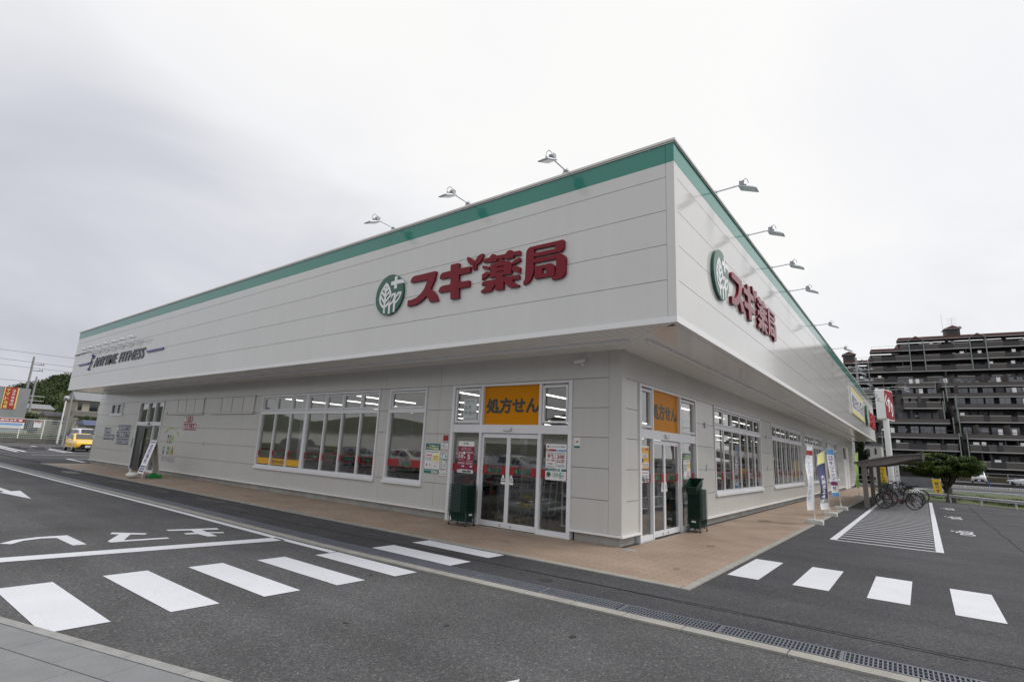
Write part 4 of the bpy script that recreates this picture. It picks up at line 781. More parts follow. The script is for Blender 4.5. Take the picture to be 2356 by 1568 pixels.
poster('poster', 'white payment poster with red figures 200 on right glass of front entrance', 'poster', FL, -3.345,-2.855,1.07,1.775,.038,
 [('O','r',.10,.925,.022),('T','k','Pay メルカリのスマホ決済',.18,.90,.72,.05),('R','r',0,.80,.48,.055),('T','w','第1弾',.03,.81,.16,.035),('R','b',.50,.80,.49,.045),('T','w','第2弾',.53,.807,.14,.03),('R','r',.475,.335,.012,.52),('R','r',0,.335,.48,.008),('T','r','半額',.07,.60,.36,.12),('T','r','200',.55,.605,.36,.10),('T','r','ポイント還元',.06,.515,.38,.06),('T','r','ポイント還元',.53,.525,.38,.06),('T','r','P1500',.10,.43,.25,.04),('L','x',.05,.73,.38,.05,2),('L','x',.53,.72,.40,.06,3),('R','r',.54,.49,.36,.02),('L','x',.05,.36,.36,.04,2),('L','x',.54,.36,.38,.08,3),('R','g',.0,.255,1,.06),('T','w','バーコード決済',.14,.265,.5,.04),('O','w',.74,.285,.022),
  ('R','b',.06,.19,.06,.035),('L','x',.14,.195,.12,.03,1),('O','g',.42,.205,.01),('L','x',.46,.195,.12,.03,1),('R','t',.70,.185,.07,.035),('L','x',.79,.195,.12,.03,1),('R','R',.06,.125,.05,.03),('L','k',.13,.13,.13,.025,1),('L','k',.42,.13,.15,.025,1),('R','t',.70,.12,.20,.03),('O','R',.09,.075,.01),('L','r',.12,.07,.15,.02,1),('L','r',.40,.07,.15,.02,1),('O','R',.73,.065,.013),('L','k',.78,.06,.12,.02,1)])
poster('poster', 'green and white health advice poster on the wall left of the front entrance', 'poster', FL, -6.80,-6.315,1.0,1.69,-.003,
 [('R','g',0,.78,1,.22),('O','r',.12,.92,.028),('T','w','管理栄養士による',.2,.895,.72,.06),('T','c','健康相談会',.07,.80,.84,.08),('L','k',.06,.70,.86,.045,1),('R','s',.04,.20,.46,.45),('R','w',.06,.22,.42,.41,1),('R','p',.08,.58,.38,.04,1),('L','g',.08,.42,.16,.13,4),('L','k',.28,.42,.16,.13,4),('O','b',.15,.30,.02),('R','n',.11,.24,.08,.05,1),('O','s',.36,.33,.014),('R','p',.34,.24,.05,.08,1),('R','c',.54,.40,.42,.25),('L','r',.58,.44,.34,.16,4),('O','s',.64,.36,.022),('R','w',.58,.20,.12,.12),('O','s',.84,.37,.022),('R','w',.78,.20,.12,.12),('O','r',.74,.25,.018),('R','g',0,0,1,.14),('L','w',.04,.08,.90,.04,1),('R','w',.5,.015,.44,.06,1),('L','k',.52,.02,.4,.04,1)])
poster('plate', 'small square red security plate with blue lettering beside the front entrance', 'plate', FL, -6.235,-6.07,1.71,1.895,-.004, [('R','r',.0,.28,1,.72),('T','n','SECOM',.04,.03,.92,.2)], th=.004)
poster('notice', 'small white notice with red borders under the red plate left of the front entrance', 'notice', FL, -6.29,-6.07,1.56,1.73,-.003, [('R','r',0,.94,1,.06),('R','r',0,0,1,.06),('L','k',.3,.78,.35,.1,1),('L','x',.08,.2,.6,.5,4),('O','r',.84,.35,.012)])
poster('notice', 'small white and blue notice, middle of the column left of the front entrance', 'notice', FL, -6.265,-6.07,1.36,1.46,-.003, [('R','b',0,.8,.5,.2),('R','b',.18,.2,.14,.4),('R','t',.62,.3,.3,.45)])
poster('notice', 'small white notice with teal heading left of the front entrance', 'notice', FL, -6.21,-6.065,1.13,1.335,-.003, [('R','g',0,.9,1,.1),('L','k',.2,.7,.3,.12,1),('R','n',.7,.62,.2,.18),('L','x',.1,.1,.8,.45,4)])
poster('notice', 'small white no smoking notice with red borders, lowest one left of the front entrance', 'notice', FL, -6.30,-6.075,.95,1.115,-.003, [('R','r',0,.94,1,.06),('R','r',0,0,1,.06),('T','k','店内禁煙',.25,.76,.55,.12),('O','r',.2,.38,.03),('O','w',.2,.38,.022),('L','x',.45,.2,.5,.4,4)])
poster('sticker', 'small white sticker with a round orange figure and green foot right of the front entrance', 'sticker', FL, -2.665,-2.535,1.715,1.915,-.002, [('R','g',0,0,1,.2),('O','o',.5,.62,.05),('O','w',.5,.62,.044),('O','r',.6,.62,.018),('O','g',.38,.55,.014)])
poster('poster', 'orange and white bargain poster with packets on the left glass of the side entrance', 'poster', FR, 2.45,2.93,1.37,1.82,.038, [('R','w',0,.93,1,.07),('R','m',.05,.80,.3,.09),('R','r',.62,.82,.3,.06),('R','w',.12,.50,.72,.17),('L','g',.15,.59,.66,.06,1),('T','k','税込さらに',.15,.51,.44,.07),('T','r','1',.62,.51,.1,.08),('R','n',.12,.68,.16,.06),('R','n',.22,.28,.2,.16),('L','G',.5,.38,.4,.08,1),('R','w',.4,.08,.55,.2),('L','k',.42,.1,.5,.14,3),('R','w',.08,.06,.28,.1)], bg='o')
poster('poster', 'white calendar-like poster with blue bands on the left glass of the side entrance', 'poster', FR, 2.45,2.93,1.11,1.365,.038, [('R','n',0,.9,1,.1),('R','n',0,.17,1,.08),('O','n',.12,.75,.03),('L','r',.25,.66,.65,.14,1),('L','x',.05,.3,.9,.3,4),('R','k',.1,.03,.2,.1),('R','k',.4,.03,.2,.1),('R','m',.7,.03,.25,.1)])
poster('poster', 'green headed health advice poster on the right glass of the side entrance', 'poster', FR, 4.92,5.38,1.14,1.73,.038, [('R','g',0,.74,1,.26),('O','r',.12,.92,.03),('T','w','健康相談会',.2,.86,.72,.08),('T','c','健康相談会',.05,.76,.9,.08),('L','k',.05,.65,.9,.05,1),('R','c',.55,.38,.42,.25),('L','g',.05,.30,.42,.28,5),('L','r',.57,.42,.36,.18,4),('O','s',.64,.3,.025),('O','s',.85,.3,.025),('R','p',.58,.1,.1,.16),('R','w',.8,.1,.1,.16)])
poster('membership_poster', 'pale membership poster behind the small upper window left of the yellow panel', 'poster', FL, -5.70,-5.30,2.24,2.74,.060, [('R','g',.1,.88,.75,.05),('T','k','スギポイントカード',.05,.78,.9,.07),('T','g','会員',.05,.52,.55,.2),('T','g','募集中',.05,.25,.9,.2),('L','k',.1,.05,.8,.08,1)], bg='w')
# gym stickers on the far left wall: coloured blocks with white characters
for lab, col, a0, a1, z0, z1, tx in (
 ('upper left purple sticker strip on the gym wall','n',-30.40,-29.42,1.57,1.84,'24時間'),('lower left purple sticker strip on the gym wall','n',-30.38,-28.80,1.26,1.51,'年中無休営業中'),
 ('top right purple sticker strip beside the gym door','n',-28.38,-26.78,1.73,1.99,'全国の店舗が使える'),('middle right purple sticker strip beside the gym door','n',-28.53,-26.76,1.41,1.68,'シャワールーム完備です'),('bottom right purple sticker strip beside the gym door','n',-28.38,-26.78,1.08,1.35,'手ぶらでも通えます'),
 ('upper short red sticker strip right of the gym door','r',-20.92,-20.14,2.13,2.38,'1日体験'),('lower red sticker strip right of the gym door','r',-20.92,-19.71,1.84,2.09,'始めました!')):
    items = []; n = len(tx)
    for i, ch in enumerate(tx): items += [('R',col,i/n,0,.9/n,1),('T','w',ch,(i+.1)/n,.12,.68/n,.76)]
    poster('sticker', lab, 'sticker', FL, a0, a1, z0, z1, -.0025, items, bg=None, group='sticker strips on the gym wall')
gs = MB()
cols = ['x','v','G','x','L','x','G','x','o']
for i, ch in enumerate('TOP'): text_fit(gs, ch, (-22.34+i*.24,1.597,1.26), *FL, .19, .35, CK.index('kvG'[i]), bold=.03)
gs0 = gs; gs = MB()
for i, ch in enumerate('GLOBAL'): text_fit(gs, ch, (-22.62+i*.225,1.597,.83), *FL, .19, .32, CK.index('kLkGko'[i]), bold=.03)
gs_all = [gs]; gs = MB(); gs_all.append(gs)
text_fit(gs, 'FITNESS', (-22.62,1.597,.53), *FL, 1.36, .21, CK.index('x'), bold=.03)
gs = MB(); gs_all.append(gs)
wt = 'welcome to the'
for i, ch in enumerate(wt):
    if ch == ' ': continue
    a = math.radians(150-120*i/13); c = Vector((-21.97,1.597,1.45)); R_ = .66
    uu = Vector((math.sin(a),0,-math.cos(a))); vv = Vector((math.cos(a),0,math.sin(a)*.6)); text_fit(gs, ch, c+Vector((math.cos(a)*R_*1.15,0,math.sin(a)*R_*.62)), uu, vv, (0,-1,0), .085, .10, CK.index('G'), bold=.03)
gw_ = empty('wall_graphic', (-21.97,1.6,0))
for q_ in [gs0]+gs_all: q_.v = [(a+21.97,b-1.6,c) for a, b, c in q_.v]; q_.build('lettering', [CM[c] for c in CK], gw_)
tag(gw_, 'colourful welcome lettering graphic stuck on the wall right of the gym door', 'wall graphic')

# ================================================================ BASKETS
def basket_mesh():
    m = MB(); t0, t1 = (.130,.230), (.105,.20); h = .20     # half sizes top, bottom
    def rect(a, b, z): return [(-a,-b,z),(a,-b,z),(a,b,z),(-a,b,z)]
    o = rect(*t0, h)+rect(*t1, 0); i = rect(t0[0]-.008, t0[1]-.008, h)+rect(t1[0]-.008, t1[1]-.008, .008)
    m.add(o, [(0,4,5,1)][:0]+[(j, j+4, (j+1) % 4+4, (j+1) % 4) for j in range(4)]+[(7,6,5,4)])
    m.add(i, [((j+1) % 4, (j+1) % 4+4, j+4, j) for j in range(4)]+[(4,5,6,7)])
    for (a, b) in ((t0[0],t0[1]),):
        m.box(-a-.03,a+.03,-b-.03,-b,h-.011,h); m.box(-a-.03,a+.03,b,b+.03,h-.011,h); m.box(-a-.03,-a,-b,b,h-.011,h); m.box(a,a+.03,-b,b,h-.011,h)
    for s_ in (-1, 1):
        for q in (-.16,-.08,0,.08,.16): m.obox((s_*.131, q-.006, .03), (s_*.006,0,0), (0,.012,0), (s_*.02,0,.14))
    return m
bproto = {}
def basket(lab, grp, loc, rz, tilt=None):
    if 'b' not in bproto:
        o = basket_mesh().build('shopping_basket', M['basket']); hd = MB()
        hd.path([(-.147,-.1,.19),(-.15,-.06,.205),(-.15,.2,.207),(.15,.2,.207),(.15,-.06,.205),(.147,-.1,.19)], .006, 6); hd.build('handle', M['steel'], o); bproto['b'] = o
        c = o
    else: c = copy_tree(bproto['b'])
    c.location = loc; c.rotation_euler = (tilt or 0, 0, rz) if not tilt else (tilt, 0, rz); tag(c, lab, 'shopping basket', grp); return c
def basket_cart(lab, cx, cy, rz):
    o = empty('basket_cart', (cx, cy, 0), rz); tag(o, lab, 'basket cart', 'wheeled basket carts by the entrances'); f = MB()
    for s_ in (-1, 1): f.path([(s_*.135,-.235,.05),(s_*.135,-.235,.30)], .010, 8); f.path([(s_*.135,.235,.05),(s_*.135,.235,.30)], .010, 8)
    f.path([(-.135,-.235,.30),(.135,-.235,.30)], .010, 8); f.path([(-.135,.235,.30),(.135,.235,.30)], .010, 8)
    for a, b in (((-.135,-.235),(.135,-.235)),((.135,-.235),(.135,.235)),((.135,.235),(-.135,.235)),((-.135,.235),(-.135,-.235))): f.tube((a[0],a[1],.085),(b[0],b[1],.085),.009,8)
    f.build('frame', M['steel'], o)
    for sx_ in (-1,1):
        for sy_ in (-1,1):
            w = MB(); w.tube((sx_*.135-.010,sy_*.235,.027),(sx_*.135+.010,sy_*.235,.027),.026,14); w.build('caster', M['rubber'], o)
    pl = MB(); pl.box(-.05,.05,-.247,-.246,.225,.262); pl.build('nameplate', M['trim'], o)
    return o
basket_cart('low wheeled basket cart in front of the side entrance glass', -1.44, 5.02, 0)
for i in range(20): basket('dark green basket number %d from the bottom of the stack beside the side entrance' % (i+1) if 0 < i < 19 else ('lowest dark green basket of the stack beside the side entrance' if i == 0 else 'uppermost level dark green basket beside the side entrance'), 'baskets stacked beside the side entrance', (-1.44, 5.02, .095+.033*i), 0)
basket('dark green basket propped up on edge on top of the stack beside the side entrance', 'baskets stacked beside the side entrance', (-1.44, 4.90, .90), 0, tilt=math.radians(22))
basket_cart('low wheeled basket cart in front of the left glass of the front entrance', -5.21, 1.27, math.radians(90))
for i in range(19): basket('dark green basket number %d from the bottom of the stack beside the front entrance' % (i+1) if 0 < i < 18 else ('lowest dark green basket of the stack beside the front entrance' if i == 0 else 'topmost dark green basket of the stack beside the front entrance'), 'baskets stacked beside the front entrance', (-5.21, 1.27, .095+.0305*i), math.radians(90))

# ================================================================ BANNER FLAGS
def banner(lab, base, top, dirv, w, z0, z1, bands, chars, cc, bulge=.06, blk=True, rect=None, sag=0.0):
    o = empty('banner_flag', (base[0], base[1], 0)); tag(o, lab, 'banner flag', 'advertising banner flags outside the shop')
    p = MB(); dv = Vector((dirv[0], dirv[1], 0)).normalized(); lean = Vector((top[0]-base[0], top[1]-base[1], 0))
    p.tube((0,0,.1), (lean.x,lean.y,z1+.06), .011, 8); p.tube(Vector((lean.x,lean.y,z1+.02))-dv*.04, Vector((lean.x,lean.y,z1+.02-sag))+dv*(w+.03), .007, 6); p.build('pole', M['poly'], o)
    if blk:
        b = MB(); n_ = Vector((-dv.y, dv.x, 0)); c_ = Vector((0,0,0)); b.obox(Vector((-.21,-.12,.0)), (.42,0,0), (0,.24,0), (0,0,.11)); b.obox(Vector((-.17,-.09,.11)), (.34,0,0), (0,.18,0), (0,0,.02)); b.tube((0,0,.12),(0,0,.26),.02,10); b.build('weight', M['poly'], o, bevel=.02)
    nx, nz = 6, 26; mb = MB(); V = []; nv = dv.cross(Vector((0,0,1)))
    def P(a, f):          # a: across 0..1, f: height 0..1
        hz = z0+(z1-z0)*f; pole = lean*(hz/z1)
        bl = bulge*math.sin(a*math.pi)*(0.4+.6*math.sin(f*7+1.3))+bulge*.5*math.sin(f*11)*a
        return pole+dv*(w*a*(1-.10*(1-f)*abs(math.sin(f*5))))+nv*bl+Vector((0,0,hz-sag*a*(f)))
    for i in range(nz+1):
        for j in range(nx+1): V.append(P(j/nx, i/nz))
    Fc = []; ms = []
    for i in range(nz):
        f = (i+.5)/nz; mi = 0
        for (lo, hi, c, *xr) in bands:
            if lo <= f < hi: mi = CK.index(c)
        for j in range(nx): Fc.append((i*(nx+1)+j, i*(nx+1)+j+1, (i+1)*(nx+1)+j+1, (i+1)*(nx+1)+j)); ms.append(mi)
    for fc, mi in zip(Fc, ms):
        mb.f.append(fc); mb.m.append(mi); mb.sm.append(True)
    mb.v = [tuple(v) for v in V]
    def put(ch, a0, a1, f0, f1, mi):
        T2, F2 = text2d(ch, .02, 0, 0, 2)
        if not T2: return
        x0 = min(q[0] for q in T2); x1 = max(q[0] for q in T2); y0 = min(q[1] for q in T2); y1 = max(q[1] for q in T2); PP = []
        for sg in (1, -1):
            PP = []
            for q in T2:
                aa = a0+(a1-a0)*(q[0]-x0)/(x1-x0+1e-6); ff = f0+(f1-f0)*(q[1]-y0)/(y1-y0+1e-6); PP.append(P(1-aa, ff)+nv*(.006*sg))
            mb.add(PP, F2, mi)
    n = len(chars); lo, hi = (rect or (.12,.86)); st = (hi-lo)/max(n,1)
    for i, ch in enumerate(chars): put(ch, .25, .75, hi-st*(i+.88), hi-st*(i+.06), CK.index(cc))
    mb.build('banner_cloth', [CM[c] for c in CK], o); return o
banner('white banner with a small red mark at its top, nearest to the crosswalk', (.23,9.69), (.30,9.72), (-.11,-.55), .50, .38, 2.12, [(0,1,'w'),(.84,.93,'r')], 'ウエルカム応援', 'L', .05)
banner('cream and dark blue banner with pictures, second from the crosswalk', (.20,12.96), (.17,12.96), (-.16,-.45), .50, .20, 2.04, [(0,.10,'w'),(.10,.62,'n'),(.62,.82,'n'),(.82,1,'c'),(.12,.2,'x'),(.3,.36,'k')], '大画面24時', 'w', .06, sag=.16, rect=(.10,.62))
banner('white banner with blue ends and purple characters, third from the crosswalk', (.18,16.23), (.07,16.23), (-.22,-.28), .33, .48, 2.2, [(0,.06,'b'),(.06,.9,'w'),(.9,1,'b'),(.22,.30,'m')], 'ロキソニン受付', 'v', .02)
banner('lime green banner near the far end of the side wall', (-.05,26.48), (.05,26.48), (-.09,-.5), .45, .52, 2.3, [(0,1,'G')], '', 'w', .04)
banner('green and yellow banner with white outlined characters behind the bicycle shelter', (.96,33.48), (.88,33.48), (-1,-.05), .42, .55, 1.75, [(0,.1,'G'),(.1,1,'y')], 'うぜんぜ', 'k', .02, blk=False)
banner('small yellow banner with dark characters by the guard rail', (3.50,30.45), (3.44,30.45), (-1,-.02), .36, .10, 1.12, [(0,.07,'g'),(.07,1,'y')], '部ぐすり', 'n', .01, blk=False)
poster('parking_notice', 'tall white notice with dark lines high on the wall at its far end', 'notice', FR, 43.5, 46.1, 2.95, 3.55, -.01, [('L','k',.05,.05,.9,.9,6)])

# ================================================================ BICYCLES AND SHELTER
M['bikerim'] = mat('bike_rim', (0.22,0.225,0.24), .3, .8)
def bicycle(lab, loc, rz, frame_m, basket=True, scale=1.0, lean=0.0):
    o = empty('bicycle', loc, rz); o.rotation_euler = (lean, 0, rz); o.scale = (scale,)*3; tag(o, lab, 'bicycle', 'bicycles parked under the shelter')   # local: front towards -X, wheels at x = -.55, .55
    R_ = .31
    for x_ in (-.55,.55):
        w = MB(); w.ring((x_,0,R_+.018),(0,1,0),R_,.025,36,8); wo = w.build('tyre', M['rubber'], o)
        w = MB(); w.ring((x_,0,R_+.018),(0,1,0),R_-.022,.011,36,6); w.tube((x_,-.04,R_+.018),(x_,.04,R_+.018),.022,10)
        for i in range(18):
            a = 2*math.pi*i/18; w.tube((x_+.02*math.cos(a+1),.02*(1 if i%2 else -1),R_+.018+.02*math.sin(a+1)),(x_+(R_-.02)*math.cos(a),0,R_+.018+(R_-.02)*math.sin(a)),.0022,3,caps=False)
        w.build('rim', M['bikerim'], wo)
        f = MB(); P = []
        for i in range(15):
            a = math.radians(20+i*10 if x_ > 0 else 40+i*8); P.append((x_+(R_+.038)*math.cos(a), 0, R_+.018+(R_+.038)*math.sin(a)))
        for a, b in zip(P, P[1:]): f.obox(Vector(a)+Vector((0,-.025,0)), Vector(b)-Vector(a), (0,.05,0), (0,0,.003))
        f.build('mudguard', M['chrome'], o)
    f = MB(); bb = Vector((.12,0,.28)); hd = Vector((-.42,0,.78)); hl = Vector((-.45,0,.66)); st = Vector((.22,0,.72)); ra = Vector((.55,0,.328))
    f.path([hl,(-.34,0,.42),(-.14,0,.27),bb], .022, 8); f.path([hd-Vector((0,0,.05)),(-.28,0,.52),(-.05,0,.36),(.17,0,.45)], .014, 8); f.tube(hd, hl, .022, 8); f.tube(bb, st, .018, 8)
    for s_ in (-.05,.05): f.tube(bb+Vector((0,s_*.6,0)), ra+Vector((0,s_,0)), .009, 6); f.tube((.2,0,.62), ra+Vector((0,s_,0)), .008, 6); f.path([hl+Vector((0,s_*.6,-.02)),(-.50,s_,.5),(-.55,s_,.33)], .011, 6)
    f.build('frame', frame_m, o)
    s = MB(); s.tube(st, (.25,0,.84), .013, 8); s.add([(.12,-.04,.85),(.12,.04,.85),(.25,.1,.86),(.37,.1,.88),(.37,-.1,.88),(.25,-.1,.86),(.13,-.02,.81),(.13,.02,.81),(.35,.07,.81),(.35,-.07,.81)], [(0,1,2,3,4,5)[::-1],(0,6,7,1),(1,7,8,3,2),(3,8,9,4),(4,9,6,0,5),(6,9,8,7)]); s.build('saddle', M['black'], o)
    h = MB(); h.path([hd,(-.40,0,.92)], .013, 8); h.path([(-.12,-.28,.96),(-.3,-.24,.97),(-.40,0,.93),(-.3,.24,.97),(-.12,.28,.96)], .011, 8); h.tube((-.1,-.28,.96),(-.22,-.27,.965),.017,8); h.tube((-.1,.28,.96),(-.22,.27,.965),.017,8); h.build('handlebar', M['black'], o)
    if basket:
        b = MB()
        for z, e_ in ((.66,.0),(.74,.012),(.82,.024),(.90,.036)): b.path([(-.78-e_,-.14-e_,z),(-.50+e_*.3,-.14-e_,z),(-.50+e_*.3,.14+e_,z),(-.78-e_,.14+e_,z),(-.78-e_,-.14-e_,z)], .006, 5)
        for t in range(7):
            q = -.14+.0467*t; b.tube((-.78,q,.66),(-.816,q*1.25,.9),.004,4); b.tube((-.50,q,.66),(-.49,q*1.25,.9),.004,4); b.tube((-.78,q,.66),(-.5,q,.66),.004,4); x_ = -.78+.0467*t; b.tube((x_,-.14,.66),(x_,-.176,.9),.004,4); b.tube((x_,.14,.66),(x_,.176,.9),.004,4)
        b.build('basket', M['steel'], o)
    r = MB(); 
    for s_ in (-.06,.06): r.path([(.28,s_,.70),(.75,s_,.70),(.57,s_,.34)], .006, 5)
    for x_ in (.35,.45,.55,.65): r.tube((x_,-.06,.70),(x_,.06,.70),.005,5)
    r.build('rack', M['chrome'], o)
    c = MB(); c.tube((.12,.06,.28),(.12,.075,.28),.085,20); c.obox((.10,.055,.3),(.45,0,.03),(0,.02,0),(0,0,.06)); c.tube((.12,.08,.28),(.02,.09,.14),.01,6); c.tube((.12,-.06,.28),(.22,-.09,.42),.01,6); c.obox((-.02,.08,.12),(.09,0,0),(0,.09,0),(0,0,.02)); c.obox((.18,-.17,.41),(.09,0,0),(0,.09,0),(0,0,.02)); c.build('crank', M['steel'], o)
    k = MB(); k.tube((.5,-.06,.3),(.62,-.14,.0),.008,6); k.build('kickstand', M['chrome'], o)
    return o
mk = lambda n, c, **k: mat(n, c, k.get('r', .3), k.get('me', .2), coat=.4)
bicycle('nearest bicycle, black and red frame with a front basket', (1.84,19.75,0), math.radians(26), mk('bike_maroon',(0.10,0.012,0.015)), True, .98, math.radians(4))
bicycle('second nearest bicycle, grey frame, half hidden behind the black and red one', (1.95,21.6,0), math.radians(30), mk('bike_grey',(0.12,0.12,0.13)), True, .98, math.radians(4))
bicycle('silver bicycle in the middle of the parked row', (1.9,23.4,0), math.radians(30), mk('bike_silver',(0.42,0.43,0.45),me=.7), True, .98, math.radians(3))
bicycle('dark bicycle without a basket toward the back of the row', (2.1,25.1,0), math.radians(28), mk('bike_black',(0.02,0.02,0.022)), False, .98, math.radians(3))
bicycle('bicycle at the very back of the row, closest to the guard rail', (1.6,27.0,0), math.radians(20), mk('bike_blue',(0.03,0.045,0.09)), True, .98, math.radians(3))
sh = empty('bicycle_shelter', (.8,23,0)); tag(sh, 'grey brown cantilever bicycle shelter with a curved roof beside the bay', 'bicycle shelter')
def shp(mb, nm, m, bv=0): mb.v = [(a-.8,b-23,c) for a, b, c in mb.v]; return mb.build(nm, m, sh, bevel=bv)
def roofz(x): t = (x-.60)/2.15; return 1.77+.40*math.sin(t*1.35)/math.sin(1.35)
for y_ in (18.65,22.5,27.7):
    p = MB(); p.box(.74,.90,y_,y_+.15,0,1.70); p.box(.745,.895,y_+.155,y_+.30,0,1.68) if y_ < 27 else None; p.box(.66,.98,y_-.05,y_+.2,0,.012); shp(p, 'post', M['shelter'], .006)
    b = MB(); n = 14; V = []
    for i in range(n+1):
        x_ = .60+2.15*i/n; z = roofz(x_); th = .10+.16*max(0, math.sin(min(1, i/n*1.15)*math.pi))*.7+.06; V += [(x_,y_-.04,z),(x_,y_-.04,z-th),(x_,y_+.04,z),(x_,y_+.04,z-th)]
    F_ = []
    for i in range(n): a = 4*i; F_ += [(a,a+1,a+5,a+4),(a+2,a+6,a+7,a+3),(a+1,a+3,a+7,a+5)]
    F_ += [(0,2,3,1),(4*n,4*n+1,4*n+3,4*n+2)]; b.add(V, F_); shp(b, 'beam', M['shelter'])
r = MB(); n = 16; V = []
for i in range(n+1):
    x_ = .56+2.22*i/n; z = roofz(x_)+.004
    for y_ in (18.45, 28.2): V += [(x_,y_,z),(x_,y_,z+.03)]
F_ = []
for i in range(n): a = 4*i; F_ += [(a+1,a+5,a+7,a+3),(a,a+2,a+6,a+4),(a,a+4,a+5,a+1),(a+2,a+3,a+7,a+6)]
F_ += [(0,1,3,2),(4*n,4*n+2,4*n+3,4*n+1)]; r.add(V, F_); shp(r, 'roof', mat('shelter_roof',(0.20,0.19,0.185),.35))
gt = MB(); gt.box(.52,.60,18.45,28.2,1.70,1.80); gt.box(2.74,2.82,18.45,28.2,1.98,2.21); shp(gt, 'gutter', M['shelter'], .01)

# ================================================================ POLE SIGN
ps = empty('pole_sign', (.45,50.4,0)); tag(ps, 'tall white pole sign with a red face behind the bicycle shelter', 'pole sign')
p = MB(); p.tube((0.07,0,0),(.07,0,5.9),.225,24); p.build('pole', M['trim'], ps)
U = Vector((.228,.9737,0)); N_ = Vector((.9737,-.228,0)); q0 = Vector((.13,-.4,0)); th = .70
bx = MB(); c_ = q0-N_*th
for (a, z) in ((0,0),): pass
prof = []; w_, z0_, z1_, rd = 2.36, 5.80, 8.54, .16
for cx, cz, a0 in ((w_-rd,z0_+rd,-90),(w_-rd,z1_-rd,0),(rd,z1_-rd,90),(rd,z0_+rd,180)):
    for i in range(6): a = math.radians(a0+i*18); prof.append((cx+rd*math.cos(a), cz+rd*math.sin(a)))
bx.prism(prof, q0, U, (0,0,1), -N_*th); b_ = bx.build('sign_box', M['trim'], ps)
rf = MB(); pr = [(w_/2+(a-w_/2)*.94, (z0_+z1_)/2+(b-(z0_+z1_)/2)*.94) for a, b in prof]; rf.prism(pr, q0+N_*.003, U, (0,0,1), N_*.012, 0)
o_ = q0+N_*.018
text_fit(rf, 'く', o_+U*.15+Vector((0,0,7.0)), U, (0,0,1), N_, .50, 1.15, 1, bold=.04); text_fit(rf, 'す', o_+U*.72+Vector((0,0,6.5)), U, (0,0,1), N_, .72, 1.35, 1, bold=.04); text_fit(rf, 'り', o_+U*1.52+Vector((0,0,6.15)), U, (0,0,1), N_, .55, 1.35, 1, bold=.04)
rf.build('sign_face', [mat('face_red', srgb(140,24,42), .55, spec=.15), M['white']], b_)
ws = MB(); ws.box(.85,1.16,48.49,48.53,.62,2.0,0)
for i, ch in enumerate('公文式'): text_fit(ws, ch, (.93,48.485,1.62-i*.36), *FL, .16, .24, 1, bold=.02)
for z in (0,): ws.box(.99,1.02,48.50,48.52,0,.62,0)
tag(ws.build('upright_sign', [M['white'], M['charcoal']]), 'narrow white upright sign board with grey characters at the foot of the pole sign', 'sign')

# ================================================================ A-BOARD BY THE GYM
ab = empty('sandwich_board', (-20.38,.45,0)); tag(ab, 'white sandwich board banner stand with purple printing beside the gym door', 'sandwich board')
fr_ = MB()
A0, A1 = Vector((-.28,-.28,.0)), Vector((-.28,.02,1.40))
for s_ in (0, .56): off = Vector((s_, 0, 0)); fr_.tube(A0+off, A1+off, .012, 8); fr_.tube(A1+off, Vector((-.28,.30,0))+off, .012, 8)
fr_.tube(A1, A1+Vector((.56,0,0)), .012, 8); fr_.build('frame', M['alu'], ab)
mb = MB(); d_ = Vector((.56,0,0)); e1 = A0+(A1-A0)*.12; e2 = A0+(A1-A0)*.98
mb.obox(e1, d_, e2-e1, Vector((0,-.012,.003)), 0); nn_ = d_.cross(e2-e1).normalized()
if nn_.y > 0: nn_ = -nn_
vv = (e2-e1); 
for i, (ch, c) in enumerate((('初','k'),('回','k'),('無','k'),('料','k'))): text_fit(mb, ch, e1+d_*.3+vv*(.76-i*.15)+nn_*.016, d_.normalized(), vv.normalized(), nn_, .24, .17, 3, bold=.02)
for k_ in range(3): mb.obox(e1+d_*.1+vv*(.05+.07*k_)+nn_*.016, d_*.8, vv*.045, nn_*.001, 1+k_ % 2)
mb.obox(e1+d_*.05+vv*.93+nn_*.016, d_*.9, vv*.04, nn_*.001, 3)
mb.build('front_panel', [M['white'], CM['n'], M['purple'], M['purple']], ab)
bk_ = MB(); g1 = Vector((-.28,.30,0)); g2 = A1; bk_.obox(g1+(g2-g1)*.15, d_, (g2-g1)*.83, Vector((0,.008,.004)), 0); bk_.build('back_panel', CM['c'] if False else mat('board_beige', (0.42,0.40,0.33), .6), ab)
wt_ = MB(); wt_.ball((-20.45,-.03,.11), .20, 20, sz=.55); wt_.tube((-20.5,-.1,.18),(-20.5,-.1,.34),.035,12); wt_.v = [(a,b,max(c,0)) for a, b, c in wt_.v]
tag(wt_.build('water_weight', M['poly']), 'rounded white water-filled weight at the foot of the sandwich board', 'weight')
hr = MB(); hr.ball((-20.3,.62,.08), .17, 18, sz=.7); hr.obox((-20.5,.40,.0),(.42,0,0),(0,.44,0),(0,0,.13)); hr.v = [(a,b,max(c,0)) for a, b, c in hr.v]
tag(hr.build('green_weight', M['hosegreen'], bevel=.03), 'green plastic base weight beside the sandwich board', 'weight')

